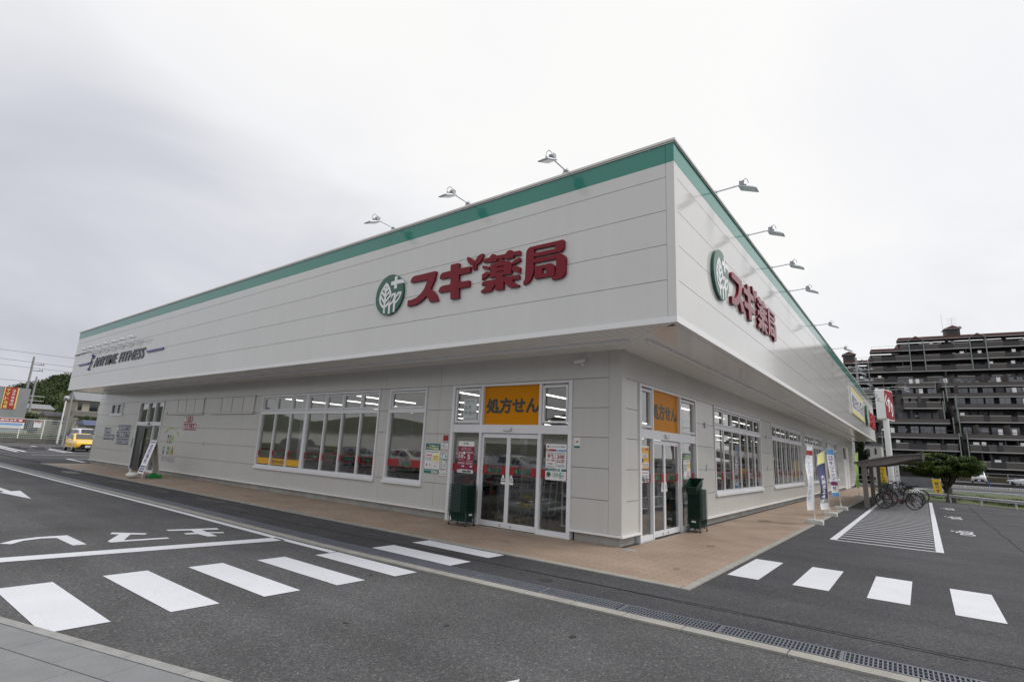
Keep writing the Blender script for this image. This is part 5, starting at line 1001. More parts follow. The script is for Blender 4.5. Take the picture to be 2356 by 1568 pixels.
# ================================================================ VEGETATION BUILDERS
def crown(name, blobs, n, size, m, parent=None, seed=1, flat=.6):
    rnd = random.Random(seed); V = []; Fc = []
    tot = sum(b[3]*b[4]*b[5] for b in blobs)
    for (cx, cy, cz, rx, ry, rz_) in blobs:
        for _ in range(max(8, int(n*rx*ry*rz_/tot))):
            while True:
                p = Vector((rnd.uniform(-1,1), rnd.uniform(-1,1), rnd.uniform(-1,1)))
                if p.length <= 1 and p.length > .35*rnd.random(): break
            q = Vector((cx+p.x*rx, cy+p.y*ry, cz+p.z*rz_)); a = Vector((rnd.gauss(0,1), rnd.gauss(0,1), rnd.gauss(0,flat))).normalized(); b = a.cross(Vector((rnd.gauss(0,.5), rnd.gauss(0,.5), 1))).normalized(); s_ = size*rnd.uniform(.6,1.4); k = len(V)
            V += [q-a*s_, q+b*s_*.5, q+a*s_, q-b*s_*.5]; Fc.append((k,k+1,k+2,k+3))
    mb = MB(); mb.v = [tuple(v) for v in V]; mb.f = Fc; mb.m = [0]*len(Fc); mb.sm = [False]*len(Fc); return mb.build(name, m, parent)
def limbs(name, base, tips, r, parent, m=None):
    mb = MB(); base = Vector(base)
    for tp in tips:
        tp = Vector(tp); mid = base+(tp-base)*.45+Vector((0,0,.12*(tp-base).length)); mb.tube(base, mid, r, 7, 0, r*.6); mb.tube(mid, tp, r*.6, 6, 0, r*.2)
    return mb.build(name, m or M['bark'], parent)
tr = empty('spreading_tree', (3.9,40,0)); tag(tr, 'low wide spreading green tree behind the guard rail in front of the apartments', 'tree')
rn = random.Random(4); bl = []
for i in range(90):
    a = rn.uniform(0, 2*math.pi); rr_ = 2.1*math.sqrt(rn.uniform(.0, 1)); x_ = rr_*math.cos(a)-.12; z_ = 1.86+rn.uniform(-.68,.88)*math.sqrt(max(.04,1-(rr_/2.25)**2)); bl.append((x_, rr_*math.sin(a)*.8, z_, rn.uniform(.25,.55), rn.uniform(.3,.55), rn.uniform(.12,.24)))
crown('crown', bl, 30000, .07, M['leaf'], tr, 3)
limbs('trunk', (0,0,.2), [(bx_[0]*.9, bx_[1]*.9, bx_[2]) for bx_ in bl[:14]], .06, tr); tk = MB(); tk.tube((0,0,-.05),(0,0,.9),.15,10,0,.08); tk.build('trunk_base', M['bark'], tr)
cf = empty('conifer', (-1.75,54.3,0)); tag(cf, 'dark green conifer behind the far end of the shop building', 'tree')
bl = [(rn.uniform(-.35,.35)*(1.3-z_/4), rn.uniform(-.3,.3), z_, .72*(1.15-z_/5.2), .7*(1.15-z_/5.2), .5) for z_ in (.5,1,1.5,2,2.4,2.8,3.2,3.6,3.9)]
crown('crown', bl, 7000, .09, M['leafdark'], cf, 9); tk = MB(); tk.tube((0,0,0),(0,0,3.2),.1,8,0,.04); tk.build('trunk', M['bark'], cf)

# ================================================================ RIGHT BACKGROUND
mn = MB()
poly = [(0,0),(.44,-.02),(.46,.45),(.30,.47),(.34,.74),(.20,.73),(.06,.25)]
mn.prism(poly, (3.53,29.05,0), (1,0,0), (0,0,1), (.05,.45,0)); tag(mn.build('stone_marker', mat('old_stone', (0.10,0.095,0.08), .9, var=.35, vscale=6, bump=.6, bscale=20), bevel=.02), 'rough brown stone block standing at the end of the guard rail', 'stone')
gr = empty('guard_rail', (4.2,28.5,0)); tag(gr, 'white corrugated steel guard rail closest to the parking lot', 'guard rail')
def rail(parent, o, pts, zt, h, pstep, zb=0.0, m=None, postw=.05):
    mb = MB(); m = m or M['railw']
    for a, b in zip(pts, pts[1:]):
        a, b = Vector(a), Vector(b); dd = (b-a).normalized(); nn2 = Vector((dd.y,-dd.x,0)); pr = [(0,0),(.0,.0)]
        prof = [(0,0),(.02,h*.12),(.02,h*.3),(0,h*.42),(0,h*.58),(.02,h*.7),(.02,h*.88),(0,h)]
        V = []
        for P0 in (a, b):
            for (d1, z) in prof: V.append(P0+nn2*d1*1.6+Vector((0,0,zt-h+z))-Vector(o))
            for (d1, z) in reversed(prof): V.append(P0+nn2*(d1*1.6-.006)+Vector((0,0,zt-h+z))-Vector(o))
        k = len(prof)*2; mb.add(V, [(i, (i+1) % k, (i+1) % k+k, i+k) for i in range(k)]+[tuple(range(k))[::-1], tuple(range(k, 2*k))])
    mb.build('beam', m, parent)
    a, b = Vector(pts[0]), Vector(pts[-1]); L_ = (b-a).length; n = int(L_/pstep)
    for i in range(n+1):
        q = a+(b-a)*((i+.2)/(n+.4)); j = 0
        for c, d in zip(pts, pts[1:]):
            c, d = Vector(c), Vector(d)
            if min(c.x,d.x)-.01 <= q.x <= max(c.x,d.x)+.01: t_ = (q.x-c.x)/((d.x-c.x) or 1); q = c+(d-c)*t_; break
        p = MB(); q = q-Vector(o); dd_ = Vector((.02,.05,0)); p.tube((q.x-dd_.x,q.y+dd_.y,zb),(q.x-dd_.x,q.y+dd_.y,zt-h*.2),postw,10); p.build('post', m, parent)
M['railw'] = mat('rail_white', (0.55,0.57,0.60), .4, .1, var=.08, vscale=5)
rail(gr, (4.2,28.5,0), [(2.4,29.9,0),(3.6,29.2,0),(4.2,28.45,0),(5.2,27.4,0),(6.3,26.3,0),(8.5,24.2,0)], .40, .155, 1.45, postw=.045)
gr2 = empty('guard_rail', (5,48.4,0)); tag(gr2, 'farther pale guard rail beyond the overgrown ditch', 'guard rail'); rail(gr2, (5,48.4,0), [(1.5,48.6,0),(5.5,48.45,0),(14,47.6,0)], .12, .14, 2.0, zb=-.5)
hv = MB(); hv.add([(2.2,31.2,-.02),(3.6,29.6,-.02),(12,21.5,-.02),(18,24,-.02),(16,47,-.02),(1.4,48,-.02)], [(0,1,2,3,4,5)]); hv.v = [(a,b,.006) for a, b, c in hv.v]; hv.build('verge', M['grass'])['kind'] = 'structure'
# overgrown bank between the two rails
bl = []; rn = random.Random(8)
for i in range(120):
    t_ = rn.random(); x_ = 3.0+t_*9+rn.uniform(-.2,1.5); y_ = 31.0-t_*8.4+rn.uniform(.4,5); bl.append((x_, y_, .10+rn.uniform(0,.1), rn.uniform(.25,.6), rn.uniform(.25,.6), rn.uniform(.05,.16)))
tag(crown('ground_cover', bl, 14000, .05, M['leaf'], None, 12, 1.0), 'weeds and low bushes on the bank behind the guard rail', 'weeds', kind='stuff')
wf = empty('white_fence', (6,64.4,0)); tag(wf, 'low white railing fence with upright bars beyond the far guard rail', 'fence')
mb = MB(); x_ = 2.6; 
while x_ < 14: mb.box(x_-6,x_-5.975,-.02,.02,-.05,.2); x_ += .16
mb.box(-3.4,8,-.02,.02,.19,.23); mb.box(-3.4,8,-.015,.015,-.02,.01); mb.v = [(a,b,c+.0) for a, b, c in mb.v]; mb.build('bars', M['trim'], wf)
for i in range(4): p = MB(); p.box(-3.4+i*3.4,-3.34+i*3.4,-.03,.03,-.1,.25); p.build('post', M['trim'], wf)
gw = MB(); gw.box(1.0,3.6,50.5,50.8,0,.95); tag(gw.build('grey_wall', mat('grey_wall', (0.16,0.165,0.18), .8, var=.15)), 'plain grey wall panel behind the parked bicycles', 'wall')
dw = MB(); dw.add([(3,77.5,-.3),(40,75.8,-.3),(40,76.2,-.3),(3,77.9,-.3),(3,77.5,.36),(40,75.8,.36),(40,76.2,.36),(3,77.9,.36)], [(0,1,5,4),(1,2,6,5),(2,3,7,6),(3,0,4,7),(4,5,6,7)]); tag(dw.build('retaining_wall', mat('dark_wall', (0.045,0.042,0.042), .9, var=.3)), 'dark low retaining wall below the road to the right', 'wall')
rd = MB(); rd.add([(1,79,.30),(60,76.5,.30),(60,112,.30),(1,114,.30)], [(0,1,2,3)]); rd.v = [(a,b,.02) for a, b, c in rd.v]; struct(rd.build('road', mat('far_road', (0.10,0.10,0.11), .8)))
bs = MB(); bs.add([(4,112.2,0),(60,109,0),(60,109.4,0),(4,112.6,0),(4,112.2,1.05),(60,109,1.05),(60,109.4,1.05),(4,112.6,1.05)], [(0,1,5,4),(1,2,6,5),(2,3,7,6),(3,0,4,7),(4,5,6,7)]); tag(bs.build('brown_hedge', mat('brown_bank', (0.085,0.07,0.05), .9, var=.4, vscale=1.2)), 'long low brown bank at the foot of the apartment block', 'bank')
ff = MB(); x_ = 4.0
for i in range(14): ff.tube((x_+i*3.2,111.0-i*.18,0),(x_+i*3.2,111.0-i*.18,1.45),.03,6)
ff.tube((4,111,1.45),(45.6,108.7,1.45),.025,6); ff.tube((4,111,.9),(45.6,108.7,.9),.015,6); tag(ff.build('wire_fence', M['galv']), 'thin grey wire fence along the far road by the apartments', 'fence')
bp = MB(); bp.tube((8.5,72.3,-.2),(8.5,72.3,.78),.06,10); tag(bp.build('blue_post', mat('blue_paint', (0.03,0.09,0.32), .5)), 'short bright blue post beyond the white railing', 'post')
# apartment block (terraced): s runs along the facade, z up, k = perpendicular distance from the camera
AH = Vector((.99054518,.13718689,0)); AN = Vector((-.13718689,.99054518,0)); AC = Vector((2.709,-7.478,0))
def apt(s, z, k): return AC+AH*s+AN*k+Vector((0,0,z))
ap = empty('apartment_block', tuple(apt(30,0,150))); tag(ap, 'big dark brown terraced apartment block with long balconies and a red tiled roof edge', 'apartment block')
AO = apt(30,0,150)
aw = mat('apt_wall', (0.088,0.080,0.077), .85, var=.12, vscale=.5); al = mat('apt_slab', (0.36,0.35,0.345), .8); at_ = mat('apt_tile', (0.12,0.055,0.052), .8); ag = mat('apt_green', (0.25,0.285,0.27), .7); ad_ = mat('apt_dark', (0.045,0.044,0.048), .7); agl = mat('apt_window', (0.10,0.11,0.13), .3, spec=.6); acur = mat('apt_curtain', (0.20,0.21,0.23), .8); ap_ = mat('apt_parapet', (0.106,0.096,0.092), .85)
ams = [aw, al, at_, ag, ad_, agl, acur, ap_, M['trim'], mat('apt_ochre', (0.22,0.13,0.06), .8), mat('apt_pink', (0.20,0.08,0.09), .8)]
def abox(mb, s0, s1, z0, z1, k0, k1, m=0): mb.obox(apt(s0,z0,k0)-AO, AH*(s1-s0), AN*(k1-k0), (0,0,z1-z0), m)
bd_ = MB(); rn = random.Random(21)
floors = [  # slab z, distance, left s, right s per block
 (27.95,160,14.4,50,'u'),(30.55,160,20.3,50,'u'),(25.25,160,8.6,50,'u'),(22.3,158,8.6,50,'u')]
# solid core stepping back with height
for (s0,s1,z0,z1,k) in ((6,50,0,22.2,163.5),(8.7,50,22.2,27.5,164),(14.4,50,27.5,30.3,164),(20.4,50,30.3,33.0,164),
                        (12.1,25.2,0,9,139.5),(26.4,50,0,9,139.5),(14.3,24.9,9,15.2,143.5),(26.2,50,9,15.2,143.5),(17.9,25.6,15.2,18.4,150),(26.1,50,15.2,18.4,150),(18.2,25.2,18.4,21.4,155),(26.1,50,18.4,21.4,155)):
    abox(bd_, s0, s1, z0, z1, k, 176, 0)
bd_.build('block_core', ams, ap)
def floor(s0, s1, z, k, hgt, depth, par, m_edge=1, gaps=None, cols=()):
    fl = MB(); abox(fl, s0, s1, z-.22, z, k, k+depth, 0); abox(fl, s0-.05, s1+.05, z-.26, z-.03, k-.06, k-.002, 1)          # slab and pale edge
    # parapet segments with pale copings, railings between
    for (a, b) in par:
        if b-a > s1-s0-.2: abox(fl, a, b, z-.03, z+.72, k, k+.12, 7); abox(fl, a, b, z+.722, z+.76, k, k+.12, 4)
        else: abox(fl, a, b, z-.03, z+1.10, k, k+.12, 7); abox(fl, a-.03, b+.03, z+1.102, z+1.24, k-.05, k+.17, 1)
    pp = sorted(par); q = s0
    for a, b in pp+[(s1, s1)]:
        if a-q > .3:
            abox(fl, q, a, z+1.05, z+1.10, k+.03, k+.06, 4); t_ = q
            abox(fl, q, a, z+.1, z+1.04, k+.04, k+.05, 4)
        q = max(q, b)
    # party walls, windows, curtains, odds and ends
    x = s0+.4; kb_ = k+depth
    while x < s1-1.2:
        w = rn.choice([1.3,1.7,2.1,.9]); w = min(w, s1-.3-x); r_ = rn.random(); zt = z+hgt-.55
        abox(fl, x, x+w, z+(.05 if r_ < .6 else 1.0), zt, kb_-.06, kb_-.02, 5 if r_ < .55 else (6 if r_ < .85 else 4))
        abox(fl, x+w/2-.03, x+w/2+.03, z+.05, zt, kb_-.085, kb_-.065, 0)
        if rn.random() < .14: abox(fl, x+.1, x+.75, z+.6, z+1.8, k+.3, k+.6, 8)
        if rn.random() < .22: fl_m = rn.choice([6,6,8,5]); abox(fl, x+.2, x+rn.uniform(.7,1.4), z+rn.uniform(1.0,1.25), z+rn.uniform(1.5,1.9), k+.22, k+.24, fl_m)
        x += w+rn.choice([.35,.5,.9])
        if rn.random() < .25: abox(fl, x-.3, x-.2, z, z+hgt-.25, k+.15, kb_, 0)
    fl.build('balcony_floor', ams, ap)
floor(20.4,50,30.6,160,2.6,3.9,[(20.5,22.1),(25.3,28.1),(30.9,33.8),(37.0,39.9),(42.8,46)])
floor(14.4,50,28.0,160,2.6,3.9,[(14.5,16.4),(19.3,22.1),(25.3,28.1),(30.9,33.8),(37.0,40.0),(42.8,46)])
floor(8.7,50,25.3,160,2.7,3.9,[(8.7,10.9),(13.6,16.5),(19.3,22.2),(25.3,28.1),(30.9,33.9),(37.0,40.0),(42.9,46)])
floor(8.7,50,22.4,159,2.7,4.5,[(8.7,10.8),(13.5,16.4),(19.2,22.2),(25.0,28.0),(30.8,33.9),(36.9,40.2),(42.9,46)])
floor(6,18.1,19.2,158,2.9,5,[(6,9),(12,15)]); floor(6,18,16.0,157,3.0,6,[(7,10),(12,16)]); floor(6,17.4,12.8,157,3.0,6,[(6,10),(12,16)]); floor(6,14.2,9.4,157,3.0,6,[(7,11)])
floor(18.2,25.0,20.3,151,2.8,4,[(18.2,25.0)]); floor(26.2,50,20.3,151,2.8,4,[(26.2,50)])
floor(18.2,25.2,17.4,146,2.8,4,[(18.2,25.2)]); floor(26.1,50,17.4,146,2.8,4,[(26.1,50)])
floor(17.5,23.8,14.4,139.5,2.9,4,[(17.6,19.7),(21.3,23.7)]); floor(26.3,50,14.4,139.5,2.9,4,[(26.3,50)])
floor(14.3,24.8,11.3,139.5,2.9,4,[(14.3,24.8)]); floor(26.2,50,11.6,139.5,2.9,4,[(26.2,30.2),(31.2,34.4),(35.4,42),(44,50)])
floor(12.1,25.2,8.1,135.5,2.9,4,[(12.1,25.1)]); floor(26.4,50,8.1,135.5,2.9,4,[(26.4,50)])
floor(12.7,25.0,5.6,135.5,2.5,4,[(14.9,17.0),(20.0,22.1),(23.2,24.9)]); floor(26.7,50,5.6,135.5,2.5,4,[(26.7,28.4),(29.5,30.6),(31.6,34.5),(36,42)])
floor(12.7,25.2,2.5,135.5,2.9,4,[(13,16),(18,22)]); floor(26.9,50,2.5,135.5,2.9,4,[(27.2,29.5),(31.7,36),(38,44)])
cl_ = MB()
CLS = []
for s_ in (22.25,25.12,33.97,36.85,45.7): CLS.append((s_-.1, s_+.1, 25.2, 33.0, 159.75, 160.0))
for s_, z_ in ((13.45,27.5),): CLS.append((s_-.1, s_+.1, 16, 27.6, 159.7, 160))
for s_, z0_a, z1_a, k_ in ((25.0,18.5,21.5,150.8),(26.0,16.4,21.5,145.8),(25.4,14,18.6,145.7),(26.15,11.8,17,139.2),(24.0,12,15.7,139.2),(26.25,8.5,14,139.1),(25.3,9,12.4,139.1),(26.4,4,9.2,135.2),(25.2,3,9,135.2),(12.6,2,9,135.2)): CLS.append((s_-.08, s_+.08, z0_a, z1_a, k_, k_+.25))
for q in CLS: cl_ = MB(); abox(cl_, *q, 3); cl_.build('column', ams, ap)
rt_ = MB()
for s0, s1, z in ((20.2,50,33.05),(14.3,20.3,30.45),(8.5,14.3,27.75)): abox(rt_, s0, s1, z, z+.62, 159.6, 163.5, 2); abox(rt_, s0, s1, z-.16, z-.01, 159.5, 160.2, 1)
for a, b, z in ((22.2,25.1,33.0),(33.95,36.85,33.0),(10.95,13.5,27.6)):
    P = [(a,z),(b,z),((a+b)/2,z+.85)]; rt_.prism(P, apt(0,0,159.4)-AO, AH, (0,0,1), AN*3.5, 2); 
    for (s_a, z_a), (s_b, z_b) in (((a,z),((a+b)/2,z+.85)),(((a+b)/2,z+.85),(b,z))): rt_.tube(apt(s_a,z_a,159.3)-AO, apt(s_b,z_b,159.3)-AO, .07, 6, 1)
rt_.build('roof', ams, ap)
for s0, s1, z0_a, z1_a in ((30.25,33.1,33.5,36.0),(8.4,11.0,27.8,30.6)):
    tw = MB(); abox(tw, s0, s1, z0_a, z1_a, 163, 166, 0); tw.prism([(s0-.3,z1_a),(s1+.3,z1_a),((s0+s1)/2,z1_a+.75)], apt(0,0,162.5)-AO, AH, (0,0,1), AN*4, 2); abox(tw, s0+.5, s1-.5, z0_a+.9, z1_a-.4, 162.93, 162.98, 4); abox(tw, s0-.3, s1+.3, z1_a-.12, z1_a, 162.5, 162.9, 1); tw.build('stair_tower', ams, ap)
an_ = MB(); an_.tube(apt(31.9,36.5,164)-AO, apt(31.9,38.9,164)-AO, .04, 5)
for z_ in (37.2,37.6,38.3,38.8): an_.tube(apt(31.0,z_,164)-AO, apt(32.8,z_+.05,164)-AO, .025, 4)
an_.tube(apt(29.8,34,163)-AO, apt(29.8,39.8,163)-AO, .03, 5); an_.ball(apt(33.2,36.3,163)-AO, .35, 8, sz=1)
for a, b, z in ((14.6,20,30.9),(11.2,14.2,28.2)):
    an_.tube(apt(a,z+1.1,161)-AO, apt(b,z+1.1,161)-AO, .03, 4)
    for i in range(4): q = a+(b-a)*i/3; an_.tube(apt(q,z,161)-AO, apt(q,z+1.1,161)-AO, .03, 4)
an_.build('roof_aerials', M['galv'], ap)
# houses, pole and wires between the shop and the apartments
hs = empty('white_house', (-1.4,67.5,0)); tag(hs, 'plain off white house with small windows behind the pole sign', 'house')
h = MB(); h.box(-1.4,.55,0,4,0,4.1); h.build('wall', mat('house_cream', (0.42,0.41,0.38), .8, var=.06), hs)
h = MB(); h.box(-1.5,.65,-.15,4.1,4.105,4.25); h.build('roof', mat('house_roof_grey', (0.12,0.12,0.13), .7), hs)
for a, b, c, d in ((-.10,.10,3.1,3.8),(-.9,-.55,2.9,3.7),(.15,.35,1.6,2.4)): h = MB(); h.box(a,b,-.03,-.002,c,d); h.build('window', M['darkglass'], hs)
up_ = empty('utility_pole', (-3.55,82.3,0)); tag(up_, 'grey utility pole with crossarms rising behind the far end of the side fascia', 'utility pole')
p = MB(); p.tube((0,0,0),(0,0,17.1),.19,12,0,.13); p.build('pole', mat('pole_concrete', (0.30,0.30,0.30), .8), up_)
for z_, w in ((16.2,1.6),(15.2,2.0),(13.6,1.9),(12.4,1.3),(11.2,1.7)): a_ = MB(); a_.box(-.4,w,-.2,-.12,z_,z_+.09); a_.tube((w*.5,-.16,z_+.1),(w*.5,-.16,z_+.3),.05,6); a_.tube((w*.9,-.16,z_+.1),(w*.9,-.16,z_+.3),.05,6); a_.build('crossarm', M['galv'], up_)
a_ = MB(); a_.tube((.75,-.3,10.1),(.75,-.3,11.0),.28,12); a_.build('transformer', M['galv'], up_)
def wire(name, lab, a, b, sag, r, n=14):
    a, b = Vector(a), Vector(b); P = [a+(b-a)*(i/n)-Vector((0,0,sag*4*(i/n)*(1-i/n))) for i in range(n+1)]; mb = MB(); mb.path(P, r, 4); return tag(mb.build(name, M['black']), lab, 'wire', 'overhead wires')
wire('overhead_wire', 'thick black overhead wire crossing the apartments below the sign box', (-2,82.4,7.25), (30,80,7.0), .7, .045)
wire('overhead_wire', 'thin overhead wire crossing the apartments just above the thick one', (-2,82.4,7.7), (30,80,8.0), .5, .02)
wire('overhead_wire', 'lower thin overhead wire crossing the apartments above the tree', (-2,82.4,6.1), (30,80,5.2), .2, .025)
wire('overhead_wire', 'lowest overhead wire running level with the first balconies', (-2,82.4,5.1), (30,80,3.9), -.3, .03)
wire('overhead_wire', 'high thin wire crossing the middle of the apartment block', (-2,82.4,12.2), (30,80,12.0), .1, .02)
bf = MB(); 
for z_ in (.95,.55,.2): bf.tube((-6,46,z_),(1.2,47,z_),.02,6)
for i in range(7): bf.tube((-6+i*1.2,46+i*.167,0),(-6+i*1.2,46+i*.167,.98),.025,6)
tag(bf.build('pipe_fence', M['galv']), 'grey pipe fence beyond the end of the shop behind the shelter', 'fence')
bo = MB()
for y_ in (45.0,46.6): bo.tube((-1.69,y_,0),(-1.69,y_,.5),.05,10)
bo2 = MB(); bo2.tube((-1.69,44.3,0),(-1.69,44.3,.52),.05,10); tag(bo2.build('bollard', mat('bollard_brown',(0.10,0.05,0.04),.6)), 'small dark bollard at the far end of the paving', 'bollard')

# ================================================================ CARS
def car(lab, loc, rz, paint_m, kind='hatch', grp=None, plate='・357', first={}):
    key = kind+paint_m.name
    o = empty('parked_car', loc, rz); tag(o, lab, 'car', grp)       # local: front towards -Y
    if kind == 'hatch': L_, W_, H_ = 4.0, 1.69, 1.45; prof = [(-2.0,.42,.62,.66),(-1.93,.25,.72,.78),(-1.6,.2,.78,.84),(-1.15,.2,.84,.90),(-.98,.2,.86,.95),(-.10,.2,.90,1.40),(.3,.2,.94,1.45),(1.0,.2,.97,1.40),(1.5,.2,1.0,1.30),(1.85,.25,1.0,1.08),(1.98,.35,.85,.95)]
    elif kind == 'van': L_, W_, H_ = 4.7, 1.75, 1.9; prof = [(-2.3,.42,.75,.80),(-2.22,.25,.85,.95),(-1.75,.2,.98,1.10),(-1.5,.2,1.02,1.18),(-.75,.2,1.06,1.82),(0,.2,1.06,1.90),(1.2,.2,1.08,1.89),(2.0,.2,1.08,1.84),(2.2,.25,1.05,1.5),(2.28,.35,.95,1.1)]
    else: L_, W_, H_ = 4.5, 1.72, 1.42; prof = [(-2.2,.42,.6,.64),(-2.1,.25,.70,.76),(-1.7,.2,.78,.86),(-1.1,.2,.85,.94),(-.3,.2,.90,1.34),(.3,.2,.92,1.42),(.9,.2,.93,1.36),(1.45,.2,.94,1.04),(2.0,.25,.92,1.0),(2.15,.35,.85,.92)]
    mb = MB(); V = []; n = len(prof); hw = W_/2
    for (y_, zb, zl, zt) in prof:
        e_ = 1-.16*max(0, abs(y_)/(L_/2)-.72)/.28; cab = max(0, min(1, (zt-zl-.12)/.35)); wt = hw*e_*(.86-.14*cab)
        V += [(-hw*e_*.93,y_,zb),(-hw*e_,y_,zb+.14),(-hw*e_*1.0,y_,(zb+zl)/2+.05),(-hw*e_*.97,y_,zl),(-wt,y_,zt-.035),(-wt*.8,y_,zt),(wt*.8,y_,zt),(wt,y_,zt-.035),(hw*e_*.97,y_,zl),(hw*e_,y_,(zb+zl)/2+.05),(hw*e_,y_,zb+.14),(hw*e_*.93,y_,zb)]
    k = 12; F_ = [(i*k+j, (i+1)*k+j, (i+1)*k+(j+1) % k, i*k+(j+1) % k) for i in range(n-1) for j in range(k)]; F_ += [tuple(range(k)), tuple(range((n-1)*k+k-1, (n-1)*k-1, -1))]
    mb.add(V, F_, 0, True); body = mb.build('body', paint_m, o)
    body.data.polygons.foreach_set('use_smooth', [True]*len(body.data.polygons))
    mod = body.modifiers.new('s', 'SUBSURF'); mod.levels = 2; mod.render_levels = 2
    cs = [p for p in prof if p[3]-p[2] > .25]; i0 = prof.index(cs[0]); i1 = prof.index(cs[-1])
    def sec(i, t):       # point on the cabin side at profile i, t from belt to roof
        y_, zb, zl, zt = prof[i]; e_ = 1-.16*max(0, abs(y_)/(L_/2)-.72)/.28; cab = max(0, min(1, (zt-zl-.12)/.35)); wt = hw*e_*(.86-.14*cab); return (hw*e_*.97+(wt-hw*e_*.97)*t, y_, zl+(zt-.035-zl)*t)
    for s_ in (-1, 1):
        w = MB()
        for i in range(i0, i1):
            a, b, c, d = sec(i,.10), sec(i+1,.10), sec(i+1,.84), sec(i,.84); w.add([(s_*(q[0]+.004),q[1]+(.04 if q in (a,d) else -.03),q[2]) for q in (a,b,c,d)], [(0,1,2,3) if s_ > 0 else (3,2,1,0)])
        a, b, d = sec(i0-1,.3), sec(i0,.10), sec(i0,.75); w.add([(s_*(q[0]+.004),q[1],q[2]) for q in ((b[0],a[1]+.3,b[2]),b,d)], [(0,1,2)])
        w.build('side_window', M['darkglass'], o)
    y_, zb, zl, zt = prof[i0-1]; y2, _, _, z2 = prof[i0]; w = MB(); w.add([(-hw*.74,y_+.05,zt+.045),(hw*.74,y_+.05,zt+.045),(hw*.60,y2-.03,z2-.035),(-hw*.60,y2-.03,z2-.035)], [(0,1,2,3)]); w.v = [(a,b-.02,c+.012) for a, b, c in w.v]; w.build('windscreen', M['darkglass'], o)
    y_, zb, zl, zt = prof[i1+1]; y2, _, _, z2 = prof[i1]; w = MB(); w.add([(-hw*.7,y_-.02,zt+.02),(hw*.7,y_-.02,zt+.02),(hw*.58,y2+.04,z2-.03),(-hw*.58,y2+.04,z2-.03)], [(3,2,1,0)]); w.v = [(a,b+.03,c+.01) for a, b, c in w.v]; w.build('rear_window', M['darkglass'], o)
    for sx_ in (-1, 1):
        for yy_ in (-L_*.31, L_*.31):
            w = MB(); x0 = sx_*(hw-.10); w.ring((x0,yy_,.31),(1,0,0),.235,.078,28,10); w.tube((x0-.08,yy_,.31),(x0+.08,yy_,.31),.20,24); wo = w.build('tyre', M['rubber'], o)
            w = MB(); xo = sx_*(hw-.015)
            for i in range(5): a = 2*math.pi*i/5; w.obox(Vector((xo-.006,yy_+.02*math.cos(a),.31+.02*math.sin(a)))-Vector((0,-math.sin(a),math.cos(a)))*.022, (.012,0,0), Vector((0,math.cos(a),math.sin(a)))*.17, Vector((0,-math.sin(a),math.cos(a)))*.044)
            w.ring((xo,yy_,.31),(1,0,0),.185,.016,24,6); w.build('rim', M['alu'], wo)
        hl = MB(); yf = -L_/2; zf = prof[1][2]; hl.add([(sx_*hw*.92,yf+.42,zf+.10),(sx_*hw*.90,yf+.38,zf-.03),(sx_*hw*.50,yf+.035,zf-.10),(sx_*hw*.50,yf+.07,zf+.02)], [(0,1,2,3),(3,2,1,0)]); hl.build('headlight', M['galv'], o)
        tl = MB(); tl.box(sx_*hw*.62,sx_*hw*.88,L_/2-.06,L_/2+.012,.72,.92); tl.build('tail_light', mat('tail_red', (0.25,0.01,0.01), .3), o)
        mi = MB(); mi.ball((sx_*(hw+.10),-L_*.15,prof[4][2]+.07), .09, 12, sz=.75); mi.build('wing_mirror', paint_m, o)
    gr_ = MB(); yf = -L_/2; gr_.add([(-hw*.74,yf+.03,.24),(hw*.74,yf+.03,.24),(hw*.50,yf-.02,.60),(-hw*.50,yf-.02,.60)], [(0,1,2,3)]); gr_.v = [(a,b-.02,c) for a, b, c in gr_.v]; gr_.build('grille', M['black'], o)
    pl = MB(); pl.box(-.17,.17,yf-.05,yf-.038,.34,.51,0); text_fit(pl, plate, (-.13,yf-.052,.365), *FL, .26, .09, 1, bold=.02); pl.build('number_plate', [M['white'], CM['g']], o)
    return o
carp = lambda n, c: mat(n, c, .28, .0, coat=1.0)
car('bright yellow hatchback parked past the left end of the shop', (-52.3,6.22,0), math.radians(88), carp('car_yellow', srgb(255,200,36)), 'hatch', None, '・3546')
car('white minivan with dark windows parked behind the yellow hatchback', (-59.2,8.0,0), math.radians(92), carp('car_white', (0.7,0.7,0.72)), 'van')
car('dark van with a pale roof line parked beyond the white mesh fence', (-88.6,11.6,.85), math.radians(170), carp('car_dark', (0.03,0.032,0.04)), 'van')
car('silver car on the far road at the right edge below the apartments', (13.9,92.0,.02), math.radians(-60), carp('car_silver', (0.45,0.46,0.50)), 'sedan')
car('white box van on the far road half hidden behind the spreading tree', (9.3,98.4,.02), math.radians(-4), carp('car_offwhite', (0.5,0.5,0.52)), 'van')

# ================================================================ LEFT BACKGROUND
fe = empty('mesh_fence', (-80.3,10,0)); tag(fe, 'white mesh fence with white posts on a concrete kerb at the edge of the lot', 'fence')
kb2 = MB(); kb2.box(-.15,.15,-40,16,0,.50); kb2.build('concrete_kerb', mat('fence_kerb', (0.13,0.125,0.115), .9, var=.25, vscale=1.5), fe)
ms_ = MB()
for i in range(11): z_ = .55+i*.21; ms_.box(-.008,.008,-40,16,z_,z_+.035)
y_ = -20.0
while y_ < 16: ms_.box(-.006,.006,y_,y_+.014,.52,2.7); y_ += .16
ms_.build('mesh', mat('mesh_white', (0.55,0.62,0.60), .5), fe)
for i in range(14): p = MB(); yy_ = 15.6-2.1*i-1.7; p.box(-.05,.05,yy_-.045,yy_+.045,.3,2.76); p.build('post', M['trim'], fe)
p = MB(); p.box(-.03,.03,-40,16,2.70,2.75); p.build('top_rail', M['trim'], fe)
